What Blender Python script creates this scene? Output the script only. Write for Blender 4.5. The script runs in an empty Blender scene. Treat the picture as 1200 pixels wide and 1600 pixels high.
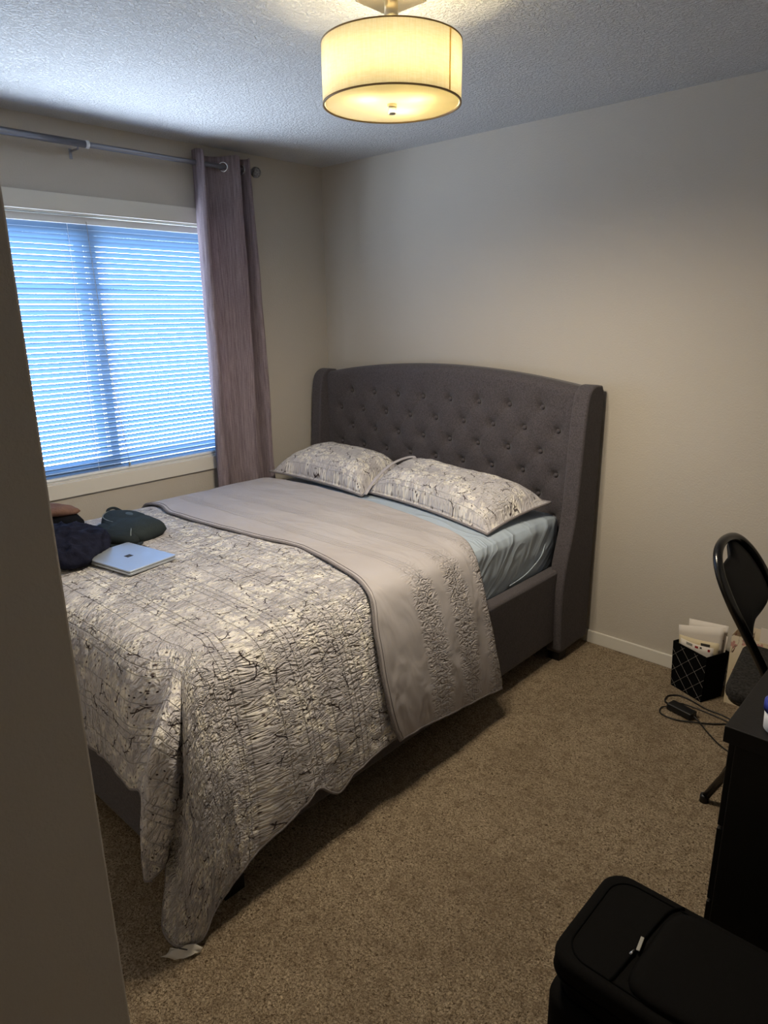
import bpy, bmesh, math, random
from mathutils import Vector, Matrix, noise
random.seed(7)
PI = math.pi
SC = bpy.context.scene
COL = SC.collection

# ------------------------------------------------------------------ helpers
def lin(r, g, b):
    f = lambda c: ((c/255.0)/12.92 if c/255.0 <= .04045 else (((c/255.0)+.055)/1.055)**2.4)
    return (f(r), f(g), f(b), 1.0)

def mat(name):
    m = bpy.data.materials.new(name); m.use_nodes = True
    nt = m.node_tree
    for n in list(nt.nodes): nt.nodes.remove(n)
    return m, nt

class G:
    """small node-graph writer"""
    def __init__(s, nt): s.nt = nt
    def n(s, t, **kw):
        nd = s.nt.nodes.new(t)
        for k, v in kw.items(): setattr(nd, k, v)
        return nd
    def put(s, sock, v):
        if isinstance(v, bpy.types.NodeSocket): s.nt.links.new(v, sock)
        elif v is not None: sock.default_value = v
    def m(s, op, a, b=None, c=None, clamp=False):
        nd = s.n('ShaderNodeMath', operation=op, use_clamp=clamp)
        s.put(nd.inputs[0], a)
        if b is not None: s.put(nd.inputs[1], b)
        if c is not None: s.put(nd.inputs[2], c)
        return nd.outputs[0]
    def vm(s, op, a, b=None, out=0):
        nd = s.n('ShaderNodeVectorMath', operation=op)
        s.put(nd.inputs[0], a)
        if b is not None: s.put(nd.inputs[1], b)
        return nd.outputs[out]
    def sep(s, v):
        nd = s.n('ShaderNodeSeparateXYZ'); s.put(nd.inputs[0], v); return nd.outputs
    def comb(s, x, y, z=0.0):
        nd = s.n('ShaderNodeCombineXYZ')
        s.put(nd.inputs[0], x); s.put(nd.inputs[1], y); s.put(nd.inputs[2], z); return nd.outputs[0]
    def noise(s, vec, scale, detail=2.0, rough=.5, dist=0.0, color=False):
        nd = s.n('ShaderNodeTexNoise'); s.put(nd.inputs['Vector'], vec)
        nd.inputs['Scale'].default_value = scale; nd.inputs['Detail'].default_value = detail
        nd.inputs['Roughness'].default_value = rough; nd.inputs['Distortion'].default_value = dist
        return nd.outputs[1 if color else 0]
    def mr(s, v, a, b, c=0.0, d=1.0, smooth=False):
        nd = s.n('ShaderNodeMapRange')
        if smooth: nd.interpolation_type = 'SMOOTHSTEP'
        s.put(nd.inputs[0], v)
        for i, x in zip((1, 2, 3, 4), (a, b, c, d)): nd.inputs[i].default_value = x
        return nd.outputs[0]
    def mix(s, f, a, b):
        nd = s.n('ShaderNodeMix', data_type='RGBA')
        s.put(nd.inputs[0], f); s.put(nd.inputs[6], a); s.put(nd.inputs[7], b); return nd.outputs[2]
    def bump(s, h, dist, strength=1.0, normal=None):
        nd = s.n('ShaderNodeBump'); s.put(nd.inputs['Height'], h)
        nd.inputs['Distance'].default_value = dist; nd.inputs['Strength'].default_value = strength
        if normal is not None: s.put(nd.inputs['Normal'], normal)
        return nd.outputs[0]
    def bsdf(s, color, rough=.8, metal=0.0, normal=None, spec=.3, sheen=0.0):
        nd = s.n('ShaderNodeBsdfPrincipled')
        s.put(nd.inputs['Base Color'], color); s.put(nd.inputs['Roughness'], rough)
        nd.inputs['Metallic'].default_value = metal
        nd.inputs['Specular IOR Level'].default_value = spec
        if sheen: nd.inputs['Sheen Weight'].default_value = sheen
        if normal is not None: s.put(nd.inputs['Normal'], normal)
        return nd.outputs[0]
    def out(s, sh): s.put(s.n('ShaderNodeOutputMaterial').inputs[0], sh)
    def obj(s): return s.n('ShaderNodeTexCoord').outputs['Object']
    def uv(s): return s.n('ShaderNodeTexCoord').outputs['UV']

def simple(name, rgb, rough=.8, metal=0, spec=.3, bump=None, var=0.0):
    m, nt = mat(name); g = G(nt)
    nrm = None; c = lin(*rgb)
    o = g.obj()
    if bump: nrm = g.bump(g.noise(o, bump[0], 3), bump[1])
    if var:
        f = g.noise(o, bump[0]*.6 if bump else 60, 3)
        c2 = tuple(x*(1-var) for x in c[:3])+(1,)
        c = g.mix(g.mr(f, .35, .65), c2, c)
    g.out(g.bsdf(c, rough, metal, nrm, spec)); return m

def link(name, me, m, parent=None, smooth=False):
    if smooth:
        for p in me.polygons: p.use_smooth = True
    o = bpy.data.objects.new(name, me); COL.objects.link(o)
    if m is not None: me.materials.append(m)
    if parent is not None: o.parent = parent
    return o
def obj(name, bm, m, parent=None, smooth=False):
    me = bpy.data.meshes.new(name); bm.to_mesh(me); bm.free()
    return link(name, me, m, parent, smooth)
def thing(name, label, cat, loc=(0, 0, 0), group=None):
    o = bpy.data.objects.new(name, None); COL.objects.link(o); o.location = loc
    o['label'] = label; o['category'] = cat
    if group: o['group'] = group
    o.empty_display_size = .05
    return o
def tag(o, label, cat, group=None):
    o['label'] = label; o['category'] = cat
    if group: o['group'] = group
    return o
def struct(o): o['kind'] = 'structure'; return o

def add_box(bm, x0, x1, y0, y1, z0, z1, bev=0.0, seg=2):
    t = bmesh.new()
    bmesh.ops.create_cube(t, size=1)
    for v in t.verts:
        v.co = Vector((x0+(v.co.x+.5)*(x1-x0), y0+(v.co.y+.5)*(y1-y0), z0+(v.co.z+.5)*(z1-z0)))
    if bev: bmesh.ops.bevel(t, geom=list(t.edges), offset=bev, segments=seg, profile=.5, affect='EDGES')
    merge(bm, t)
def merge(bm, t, M=None):
    mp = {}
    for v in t.verts: mp[v] = bm.verts.new(M @ v.co if M else v.co)
    for f in t.faces:
        try: bm.faces.new([mp[v] for v in f.verts])
        except ValueError: pass
    t.free()
def box(name, m, parent, x0, x1, y0, y1, z0, z1, bev=0.0, seg=2, smooth=False):
    bm = bmesh.new(); add_box(bm, x0, x1, y0, y1, z0, z1, bev, seg)
    return obj(name, bm, m, parent, smooth)

def catmull(P, n, closed=False):
    """resample a polyline of tuples smoothly, n samples per segment"""
    P = [Vector(p) for p in P]; out = []; N = len(P)
    rng = range(N if closed else N-1)
    for i in rng:
        p1, p2 = P[i], P[(i+1) % N]
        p0 = P[(i-1) % N] if (closed or i > 0) else p1*2-p2
        p3 = P[(i+2) % N] if (closed or i < N-2) else p2*2-p1
        for k in range(n):
            t = k/n
            out.append(.5*((2*p1)+(p2-p0)*t+(2*p0-5*p1+4*p2-p3)*t*t+(3*p1-p0-3*p2+p3)*t**3))
    if not closed: out.append(P[-1].copy())
    return out

def add_tube(bm, pts, r, n=8, closed=False, cap=True, flat=1.0):
    pts = [Vector(p) for p in pts]; N = len(pts)
    rr = r if isinstance(r, (list, tuple)) else [r]*N
    rings = []; up = None
    for i, p in enumerate(pts):
        a = pts[(i-1) % N] if (closed or i > 0) else p
        b = pts[(i+1) % N] if (closed or i < N-1) else p
        d = (b-a)
        if d.length < 1e-9: d = Vector((0, 0, 1))
        d.normalize()
        if up is None:
            up = Vector((0, 0, 1)) if abs(d.z) < .9 else Vector((1, 0, 0))
        s = d.cross(up)
        if s.length < 1e-5: s = d.orthogonal()
        s.normalize(); up = s.cross(d).normalized()
        rings.append([bm.verts.new(p+s*math.cos(2*PI*k/n)*rr[i]+up*math.sin(2*PI*k/n)*rr[i]*flat) for k in range(n)])
    for i in range(N if closed else N-1):
        A, B = rings[i], rings[(i+1) % N]
        for k in range(n):
            bm.faces.new((A[k], A[(k+1) % n], B[(k+1) % n], B[k]))
    if cap and not closed:
        bm.faces.new(rings[0][::-1]); bm.faces.new(rings[-1])
def tube(name, pts, r, m, parent=None, n=8, closed=False, flat=1.0):
    bm = bmesh.new(); add_tube(bm, pts, r, n, closed, True, flat)
    bmesh.ops.recalc_face_normals(bm, faces=bm.faces)
    return obj(name, bm, m, parent, True)

def add_lathe(bm, prof, n=48, c=(0, 0, 0), closed=False):
    """prof: list of (r, z) revolved about z through c"""
    rings = []
    for r, z in prof:
        rings.append([bm.verts.new((c[0]+r*math.cos(2*PI*k/n), c[1]+r*math.sin(2*PI*k/n), c[2]+z)) for k in range(n)] if r > 1e-6
                     else [bm.verts.new((c[0], c[1], c[2]+z))])
    L = list(zip(rings, rings[1:]+([rings[0]] if closed else [])))
    if not closed: L = L[:len(rings)-1]
    for A, B in L:
        for k in range(n):
            j = (k+1) % n
            if len(A) == 1 and len(B) == 1: continue
            if len(A) == 1: bm.faces.new((A[0], B[j], B[k]))
            elif len(B) == 1: bm.faces.new((A[k], A[j], B[0]))
            else: bm.faces.new((A[k], A[j], B[j], B[k]))
    bmesh.ops.recalc_face_normals(bm, faces=bm.faces)
def lathe(name, prof, m, parent=None, n=48, c=(0, 0, 0), closed=False, smooth=True):
    bm = bmesh.new(); add_lathe(bm, prof, n, c, closed); return obj(name, bm, m, parent, smooth)

def grid_mesh(name, P, m, parent=None, uv=None, smooth=True, closed_u=False):
    """P[i][j] Vectors"""
    nu, nv = len(P), len(P[0])
    verts = [tuple(P[i][j]) for i in range(nu) for j in range(nv)]
    faces = []
    for i in range(nu if closed_u else nu-1):
        for j in range(nv-1):
            a = i*nv+j; b = ((i+1) % nu)*nv+j
            faces.append((a, b, b+1, a+1))
    me = bpy.data.meshes.new(name); me.from_pydata(verts, [], faces); me.update()
    if uv:
        l = me.uv_layers.new(name='UVMap')
        flat = [uv[i][j] for i in range(nu) for j in range(nv)]
        for lp in me.loops: l.data[lp.index].uv = flat[lp.vertex_index]
    return link(name, me, m, parent, smooth)

def extrude_poly(bm, pts, vec, bev=0.0, seg=3):
    """closed planar polygon extruded along vec"""
    t = bmesh.new()
    vs = [t.verts.new(p) for p in pts]; f = t.faces.new(vs)
    r = bmesh.ops.extrude_face_region(t, geom=[f])
    for v in [e for e in r['geom'] if isinstance(e, bmesh.types.BMVert)]: v.co += Vector(vec)
    bmesh.ops.recalc_face_normals(t, faces=t.faces)
    if bev:
        es = [e for e in t.edges if any(len(fc.verts) > 4 for fc in e.link_faces)]
        bmesh.ops.bevel(t, geom=es, offset=bev, segments=seg, profile=.5, affect='EDGES')
    merge(bm, t)

def inflate(name, outline, z0, h, m, parent=None, rings=16, p=2.6, q=.5, amp=0.0, fs=20.0, seed=0, ridged=False, tilt=(0, 0), under=.3, zfun=None):
    """soft body lying on z0: closed outline [(x,y)], bulging by h; flat-ish underside"""
    O = catmull([(a, b, 0) for a, b in outline], 6, True); N = len(O)
    c = sum(O, Vector())/N
    bm = bmesh.new()
    def pt(r, o, side):
        b = c+(o-c)*r
        prof = max(0.0, 1-r**p)**q
        hh = h*(zfun(b.x, b.y) if zfun else 1.0)
        if side > 0: z = z0+hh*under+hh*(1-under)*prof
        else: z = z0+hh*under-hh*under*min(1.0, prof*1.6)
        z += tilt[0]*(b.x-c.x)+tilt[1]*(b.y-c.y)
        v = Vector((b.x, b.y, z))
        if amp:
            s = Vector((seed*3.1, seed*1.7, seed))
            if ridged:
                k = 1-2*abs(noise.noise(v*fs+s)); k2 = 1-2*abs(noise.noise(v*fs*2.3+s))
                d = amp*(k*.7+k2*.4-.3)
            else: d = amp*(noise.noise(v*fs+s)+.5*noise.noise(v*fs*2.1+s))
            if side > 0: v.z += d*(.25+.75*prof); v += (o-c).normalized()*d*r*.8
            else: v += (o-c).normalized()*d*r*.8
        return v
    top = [bm.verts.new(pt(0, O[0], 1))]; R = []
    for i in range(1, rings+1):
        r = (i/rings)**.75
        R.append([bm.verts.new(pt(r, o, 1)) for o in O])
    for k in range(N): bm.faces.new((top[0], R[0][k], R[0][(k+1) % N]))
    for A, B in zip(R, R[1:]):
        for k in range(N): bm.faces.new((A[k], B[k], B[(k+1) % N], A[(k+1) % N]))
    A = R[-1]
    for i in range(4, 0, -1):
        r = (i/5)**.6
        B = [bm.verts.new(pt(r, o, -1)) for o in O]
        for k in range(N): bm.faces.new((A[k], B[k], B[(k+1) % N], A[(k+1) % N]))
        A = B
    bm.faces.new(A)
    bmesh.ops.recalc_face_normals(bm, faces=bm.faces)
    return obj(name, bm, m, parent, True)

# ------------------------------------------------------------------ materials
def wall_mat(name, rgb, d=.0012):
    m, nt = mat(name); g = G(nt); o = g.obj()
    h = g.m('ADD', g.noise(o, 130, 3, .6), g.m('MULTIPLY', g.noise(o, 30, 2), .5))
    c = g.mix(g.mr(g.noise(o, 1.3, 3), .3, .7), lin(*rgb), tuple(x*.95 for x in lin(*rgb)[:3])+(1,))
    g.out(g.bsdf(c, .75, 0, g.bump(h, d), .25)); return m
M_wall = wall_mat('beige_paint', (190, 183, 172))
def ceil_mat():
    m, nt = mat('textured_ceiling_paint'); g = G(nt); o = g.obj()
    v = g.n('ShaderNodeTexVoronoi', feature='SMOOTH_F1'); g.put(v.inputs['Vector'], g.vm('ADD', o, g.vm('SCALE', g.noise(o, 40, 2, color=True), None)))
    v.inputs['Scale'].default_value = 75
    n1 = g.noise(o, 95, 4, .6, .4)
    h = g.m('ADD', g.mr(n1, .42, .62, 0, 1, True), g.m('MULTIPLY', g.noise(o, 260, 2), .4))
    g.out(g.bsdf(lin(204, 204, 204), .9, 0, g.bump(h, .0035), .1)); return m
M_ceil = ceil_mat()
def carpet_mat():
    m, nt = mat('beige_carpet_pile'); g = G(nt); o = g.obj()
    big = g.noise(o, 2.3, 4, .6); mid = g.noise(o, 26, 3, .6, .5); fine = g.noise(o, 170, 4, .75, .6); tuft = g.noise(o, 120, 3, .7, 1.0)
    c = g.mix(g.mr(fine, .36, .62), lin(116, 98, 78), lin(216, 196, 166))
    c = g.mix(g.m('MULTIPLY', g.mr(tuft, .56, .63), .9), c, lin(84, 68, 52))
    c = g.mix(g.m('MULTIPLY', g.mr(mid, .48, .66), .45), c, lin(122, 103, 82))
    c = g.mix(g.m('MULTIPLY', g.mr(big, .45, .65), .35), c, lin(128, 110, 88))
    h = g.m('ADD', g.m('MULTIPLY', tuft, 1.0), g.m('ADD', g.m('MULTIPLY', fine, .8), g.m('MULTIPLY', mid, .8)))
    g.out(g.bsdf(c, 1, 0, g.bump(h, .012), .02)); return m
M_carpet = carpet_mat()
M_trim = simple('white_trim_paint', (212, 208, 198), .45, 0, .35)
M_vinyl = simple('white_vinyl', (225, 228, 230), .4)
M_nickel = simple('brushed_nickel', (190, 182, 165), .32, 1.0, .5)
M_rod = simple('grey_rod_metal', (150, 152, 160), .35, .8, .5)
M_chrome = simple('chrome', (220, 222, 226), .15, 1.0)
M_black_plastic = simple('black_plastic', (20, 20, 21), .45, 0, .4)
M_black_metal = simple('black_enamel', (14, 14, 15), .22, 0, .6)
M_black_wood = simple('black_brown_laminate', (20, 18, 17), .5, 0, .3, (180, .0003))
M_black_fabric = simple('black_luggage_cloth', (18, 17, 16), .95, 0, .06, (700, .0006))
M_pad = simple('black_vinyl_pad', (20, 20, 21), .6, 0, .25, (300, .0003))
M_seat = simple('dark_heather_seat_cloth', (52, 50, 48), .95, 0, .1, (260, .001), .6)
M_black_piping = simple('black_piping', (9, 9, 9), .9, 0, .05)
M_foot = simple('dark_wood_foot', (20, 17, 15), .5)
M_grey_light = simple('pale_grey_strip', (150, 148, 140), .5)

def weave(name, c1, c2, scale=900, rough=.95, d=.0006, sheen=.0, big=.0):
    m, nt = mat(name); g = G(nt); o = g.obj()
    w = g.noise(g.vm('MULTIPLY', o, (1, 1, .25)), scale, 2, .6)
    w2 = g.noise(g.vm('MULTIPLY', o, (.25, .6, 1)), scale, 2, .6)
    f = g.m('MULTIPLY', g.m('ADD', w, w2), .5)
    c = g.mix(g.mr(f, .4, .6), lin(*c1), lin(*c2))
    g.out(g.bsdf(c, rough, 0, g.bump(f, d), .1, sheen)); return m
M_uph = weave('charcoal_upholstery', (66, 62, 65), (90, 85, 88), 420, sheen=.15)
M_uph_d = M_uph

def curtain_mat():
    m, nt = mat('mauve_grey_curtain_cloth'); g = G(nt); u = g.uv()
    s = g.noise(g.vm('MULTIPLY', u, (1, .035, 1)), 260, 3, .6)
    s2 = g.noise(g.vm('MULTIPLY', u, (1, .02, 1)), 70, 3, .6)
    hx = g.noise(g.vm('MULTIPLY', u, (.1, 1, 1)), 500, 2)
    f = g.m('ADD', g.m('MULTIPLY', s, .5), g.m('ADD', g.m('MULTIPLY', s2, .35), g.m('MULTIPLY', hx, .15)))
    c = g.mix(g.mr(f, .4, .62), lin(118, 106, 112), lin(168, 154, 158))
    nrm = g.bump(f, .001)
    d = g.n('ShaderNodeBsdfDiffuse'); g.put(d.inputs[0], c); g.put(d.inputs['Normal'], nrm)
    t = g.n('ShaderNodeBsdfTranslucent'); g.put(t.inputs[0], g.mix(.5, c, lin(190, 160, 160)))
    mx = g.n('ShaderNodeMixShader'); mx.inputs[0].default_value = .22
    g.put(mx.inputs[1], d.outputs[0]); g.put(mx.inputs[2], t.outputs[0]); g.out(mx.outputs[0]); return m
M_curtain = curtain_mat()

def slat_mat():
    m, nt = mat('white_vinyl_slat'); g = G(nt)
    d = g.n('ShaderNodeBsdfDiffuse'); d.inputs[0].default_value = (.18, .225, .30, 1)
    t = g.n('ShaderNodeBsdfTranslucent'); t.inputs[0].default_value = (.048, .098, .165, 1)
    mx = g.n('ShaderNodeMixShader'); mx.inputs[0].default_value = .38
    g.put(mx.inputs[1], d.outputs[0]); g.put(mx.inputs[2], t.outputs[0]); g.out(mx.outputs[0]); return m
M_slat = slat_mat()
def glass_mat():
    m, nt = mat('window_glass'); g = G(nt)
    t = g.n('ShaderNodeBsdfTransparent'); t.inputs[0].default_value = (.93, .96, .97, 1)
    s = g.n('ShaderNodeBsdfGlossy'); s.inputs['Roughness'].default_value = .02
    mx = g.n('ShaderNodeMixShader'); mx.inputs[0].default_value = .06
    g.put(mx.inputs[1], t.outputs[0]); g.put(mx.inputs[2], s.outputs[0]); g.out(mx.outputs[0]); return m
M_glass = glass_mat()

def shade_mat():
    m, nt = mat('cream_linen_lampshade'); g = G(nt); o = g.obj()
    ang = g.sep(o)
    a = g.noise(g.vm('MULTIPLY', o, (1, 1, .06)), 330, 2, .6); b = g.noise(g.vm('MULTIPLY', o, (.12, .12, 1)), 420, 2, .6)
    f = g.mr(g.m('ADD', a, b), .8, 1.2)
    c = g.mix(f, (.92, .87, .70, 1), (1, .97, .86, 1))
    d = g.n('ShaderNodeBsdfDiffuse'); g.put(d.inputs[0], c)
    t = g.n('ShaderNodeBsdfTranslucent'); g.put(t.inputs[0], c)
    mx = g.n('ShaderNodeMixShader'); mx.inputs[0].default_value = .5
    g.put(mx.inputs[1], d.outputs[0]); g.put(mx.inputs[2], t.outputs[0]); g.out(mx.outputs[0]); return m
M_shade = shade_mat()
def seam_mat():
    m, nt = mat('gold_seam_cloth'); g = G(nt)
    d = g.n('ShaderNodeBsdfDiffuse'); d.inputs[0].default_value = (.75, .60, .28, 1)
    t = g.n('ShaderNodeBsdfTranslucent'); t.inputs[0].default_value = (.95, .78, .36, 1)
    mx = g.n('ShaderNodeMixShader'); mx.inputs[0].default_value = .6
    g.put(mx.inputs[1], d.outputs[0]); g.put(mx.inputs[2], t.outputs[0]); g.out(mx.outputs[0]); return m
M_seam = seam_mat()
def diffuser_mat():
    m, nt = mat('frosted_glass_diffuser'); g = G(nt)
    d = g.n('ShaderNodeBsdfDiffuse'); d.inputs[0].default_value = (.8, .76, .62, 1)
    t = g.n('ShaderNodeBsdfTranslucent'); t.inputs[0].default_value = (.95, .9, .72, 1)
    mx = g.n('ShaderNodeMixShader'); mx.inputs[0].default_value = .6
    g.put(mx.inputs[1], d.outputs[0]); g.put(mx.inputs[2], t.outputs[0]); g.out(mx.outputs[0]); return m
M_diff = diffuser_mat()
def emit_mat(name, c, s):
    m, nt = mat(name); g = G(nt); e = g.n('ShaderNodeEmission'); e.inputs[0].default_value = c; e.inputs[1].default_value = s
    g.out(e.outputs[0]); return m
M_bulb = emit_mat('glowing_bulb', (1, .84, .54, 1), 115)

def quilt_pattern(g, u, bgA, bgB, petal, sc=1.0):
    """white blossom clusters, brown twigs and dots on a grey ground; u in metres on the flat cloth"""
    wob = g.vm('ADD', u, g.vm('SCALE', g.vm('SUBTRACT', g.noise(u, 9, 2, color=True), (.5, .5, .5)), None))
    wob.node.inputs[1]  # (kept simple)
    sx = g.sep(u)
    flatv = g.comb(sx[0], sx[1], 0.0)
    wv = g.vm('MULTIPLY', g.vm('SUBTRACT', g.noise(flatv, 24, 2, color=True), (.5, .5, .5)), (.014, .014, 0))
    p = g.vm('ADD', flatv, wv)
    cl = g.noise(flatv, 5.5, 2, .5)                       # where branches run
    col = g.mix(g.mr(g.noise(flatv, 7, 3), .4, .6), bgA, bgB)
    def cells(scale, off):
        v = g.n('ShaderNodeTexVoronoi', voronoi_dimensions='2D')
        g.put(v.inputs['Vector'], g.vm('ADD', p, off)); v.inputs['Scale'].default_value = scale
        loc = g.vm('SUBTRACT', g.vm('ADD', p, off), g.vm('DIVIDE', v.outputs['Position'], (1, 1, 1)))
        r = g.sep(v.outputs['Color'])
        return loc, v.outputs['Distance'], r
    for scale, off, R in ((25, (0, 0, 0), .0165), (20, (3.3, 1.7, 0), .0200)):
        loc, dist, rnd = cells(scale, off)
        s = g.sep(loc)
        ang = g.m('ADD', g.m('ARCTAN2', s[1], s[0]), g.m('MULTIPLY', rnd[0], 6.28))
        rad = g.vm('LENGTH', loc, None, 1)
        pet = g.m('ADD', .62, g.m('MULTIPLY', g.m('ABSOLUTE', g.m('COSINE', g.m('MULTIPLY', ang, 2.5))), .42))
        lim = g.m('MULTIPLY', pet, R)
        mask = g.m('MULTIPLY', g.mr(g.m('SUBTRACT', lim, rad), -.003, .004, 0, 1, True), .72)
        on = g.m('MULTIPLY', g.mr(rnd[1], .30, .36), g.mr(cl, .40, .54))
        k = g.m('MULTIPLY', mask, on)
        col = g.mix(k, col, petal)
        core = g.m('MULTIPLY', g.mr(g.m('SUBTRACT', .0035, rad), -.001, .001), on)
        col = g.mix(g.m('MULTIPLY', core, g.mr(rnd[2], .4, .5)), col, lin(96, 84, 84))
    # twigs: a bent line with two spurs in some cells
    loc, dist, rnd = cells(13.5, (7.1, 5.3, 0))
    rot = g.n('ShaderNodeVectorRotate', rotation_type='Z_AXIS'); g.put(rot.inputs['Vector'], loc)
    g.put(rot.inputs['Angle'], g.m('MULTIPLY', rnd[0], 6.28)); s = g.sep(rot.outputs[0])
    def stroke(cx, cy, sl, amp, fr, half, w):
        xx = g.m('SUBTRACT', s[0], cx)
        yy = g.m('SUBTRACT', g.m('SUBTRACT', s[1], cy), g.m('ADD', g.m('MULTIPLY', xx, sl), g.m('MULTIPLY', g.m('SINE', g.m('MULTIPLY', xx, fr)), amp)))
        a = g.mr(g.m('SUBTRACT', w, g.m('ABSOLUTE', yy)), -.0007, .0007)
        b = g.mr(g.m('SUBTRACT', half, g.m('ABSOLUTE', xx)), -.001, .001)
        return g.m('MULTIPLY', a, b)
    tw = g.m('MAXIMUM', stroke(0, 0, .1, .0035, 120, .023, .0018), g.m('MAXIMUM', stroke(.012, .006, 1.0, .001, 200, .010, .0016), stroke(-.012, -.006, -1.1, .001, 200, .009, .0016)))
    tw = g.m('MULTIPLY', tw, g.mr(rnd[1], .34, .38))
    # little dark buds
    loc2, d2, r2 = cells(62, (1.1, 9.3, 0))
    bud = g.m('MULTIPLY', g.mr(g.m('SUBTRACT', .0026, g.vm('LENGTH', loc2, None, 1)), -.0008, .0008), g.m('MULTIPLY', g.mr(r2[1], .78, .82), g.mr(g.noise(flatv, 8, 2), .48, .52)))
    dark = g.m('MAXIMUM', tw, bud)
    return g.mix(dark, col, lin(52, 38, 40))

def quilt_mat(name, crinkle=.0042, stitch=True):
    m, nt = mat(name); g = G(nt); u = g.uv()
    s = g.sep(u)
    col = quilt_pattern(g, u, lin(190, 186, 189), lin(203, 199, 200), lin(244, 239, 229))
    # crinkles: short ridges lying across the stitch lines
    st = g.vm('MULTIPLY', u, (1.0, .34, 1))
    w = g.noise(st, 56, 2.0, .5, 1.0)
    rid = g.m('SUBTRACT', 1.0, g.m('ABSOLUTE', g.m('SUBTRACT', g.m('MULTIPLY', w, 4), 2.0)))
    w2 = g.noise(u, 120, 2.0, .5, .4)
    h = g.m('ADD', g.m('MULTIPLY', rid, .8), g.m('MULTIPLY', w2, .3))
    amt = g.mr(g.noise(u, 4.5, 2), .3, .62, .45, 1.0)
    h = g.m('MULTIPLY', h, amt)
    # stitch lines run along u, in groups
    fy = g.m('FRACT', g.m('MULTIPLY', s[1], 1/.19))
    ln = None
    for c0 in (.10, .22, .34, .72):
        k = g.mr(g.m('SUBTRACT', .011, g.m('ABSOLUTE', g.m('SUBTRACT', fy, c0))), 0, .014)
        ln = k if ln is None else g.m('MAXIMUM', ln, k)
    h = g.m('SUBTRACT', h, g.m('MULTIPLY', ln, .35))
    g.out(g.bsdf(g.mix(g.m('MULTIPLY', ln, .10), col, lin(130, 122, 122)), .9, 0, g.bump(h, crinkle), .12, .1)); return m
M_quilt = quilt_mat('floral_quilt_cloth', .018)
M_sham = quilt_mat('floral_sham_cloth', .010)

def band_mat():
    m, nt = mat('grey_quilt_reverse_cloth'); g = G(nt); u = g.uv(); s = g.sep(u)
    y = s[1]
    def band(c, w, soft): return g.mr(g.m('SUBTRACT', w, g.m('ABSOLUTE', g.m('SUBTRACT', y, c))), 0, soft, 0, 1, True)
    lines = None; puck = None
    for c in (-.90, -1.08, -1.26):
        for o in (-.022, -.007, .008, .023):
            k = band(c+o, .0028, .0028); lines = k if lines is None else g.m('MAXIMUM', lines, k)
        k = band(c-.0, .075, .055); puck = k if puck is None else g.m('MAXIMUM', puck, k)
    side = g.mr(s[0], 1.62, 1.86)                                     # the crinkles gather where the cloth hangs
    w = g.noise(g.vm('MULTIPLY', u, (1, .5, 1)), 50, 2.0, .5, 1.0)
    rid = g.m('SUBTRACT', 1.0, g.m('ABSOLUTE', g.m('SUBTRACT', g.m('MULTIPLY', w, 4), 2.0)))
    h = g.m('MULTIPLY', g.m('MULTIPLY', rid, puck), g.m('ADD', .015, g.m('MULTIPLY', side, .985)))
    h = g.m('ADD', h, g.m('MULTIPLY', lines, -.25))
    soft = g.noise(g.vm('MULTIPLY', u, (.6, 1.3, 1)), 8, 2, .5, .5)
    n1 = g.bump(h, .010); n2 = g.bump(soft, .020, 1.0, n1)
    c = g.mix(g.mr(g.noise(u, 3, 2), .35, .65), lin(172, 166, 166), lin(180, 175, 176))
    g.out(g.bsdf(c, .75, 0, n2, .2, .1)); return m
M_band = band_mat()
M_bind = weave('grey_binding_cloth', (120, 115, 116), (142, 137, 138), 500)
def sheet_mat():
    m, nt = mat('pale_blue_sheet_cloth'); g = G(nt); u = g.obj()
    r = g.n('ShaderNodeVectorRotate', rotation_type='X_AXIS'); g.put(r.inputs['Vector'], u); r.inputs['Angle'].default_value = .75
    w = g.noise(g.vm('MULTIPLY', r.outputs[0], (1.0, 3.4, .8)), 3.0, 2, .5, .5)
    rid = g.m('POWER', g.m('SUBTRACT', 1.0, g.m('ABSOLUTE', g.m('SUBTRACT', g.m('MULTIPLY', w, 4), 2.0)), clamp=True), 2.0)
    g.out(g.bsdf(lin(172, 186, 200), .6, 0, g.bump(rid, .007), .25, .1)); return m
M_sheet = sheet_mat()
M_navy = simple('navy_cloth', (32, 34, 50), .9, 0, .1, (60, .004), .4)
M_bag = simple('dark_slate_pack_cloth', (44, 52, 54), .8, 0, .2, (400, .0005), .2)
M_bag2 = simple('dark_slate_pocket_cloth', (38, 45, 47), .8, 0, .2, (400, .0005), .2)
M_logo = simple('grey_patch', (72, 82, 84), .6)
M_piping_grey = simple('grey_piping', (120, 128, 128), .5)
M_brown = simple('dusty_brown_cloth', (122, 94, 82), .9, 0, .1, (120, .002), .15)
M_dark = simple('near_black_cloth', (22, 23, 28), .9, 0, .1, (200, .001))
M_silver = simple('silver_aluminium', (200, 208, 216), .35, .6, .5)
M_alu_dark = simple('dark_laptop_edge', (70, 66, 62), .4, .5)
M_paper = simple('white_paper', (214, 206, 196), .8)
M_paper2 = simple('cream_paper', (206, 192, 160), .8)
M_red = simple('red_print', (150, 40, 40), .7)
M_ink = simple('dark_print', (56, 54, 52), .7)
M_green = simple('green_print', (96, 112, 56), .8)
M_quiltline = simple('silver_thread', (128, 124, 118), .5)
M_blue = simple('blue_plastic', (40, 52, 140), .35)
M_tub = simple('white_plastic', (222, 226, 232), .4)

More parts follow.
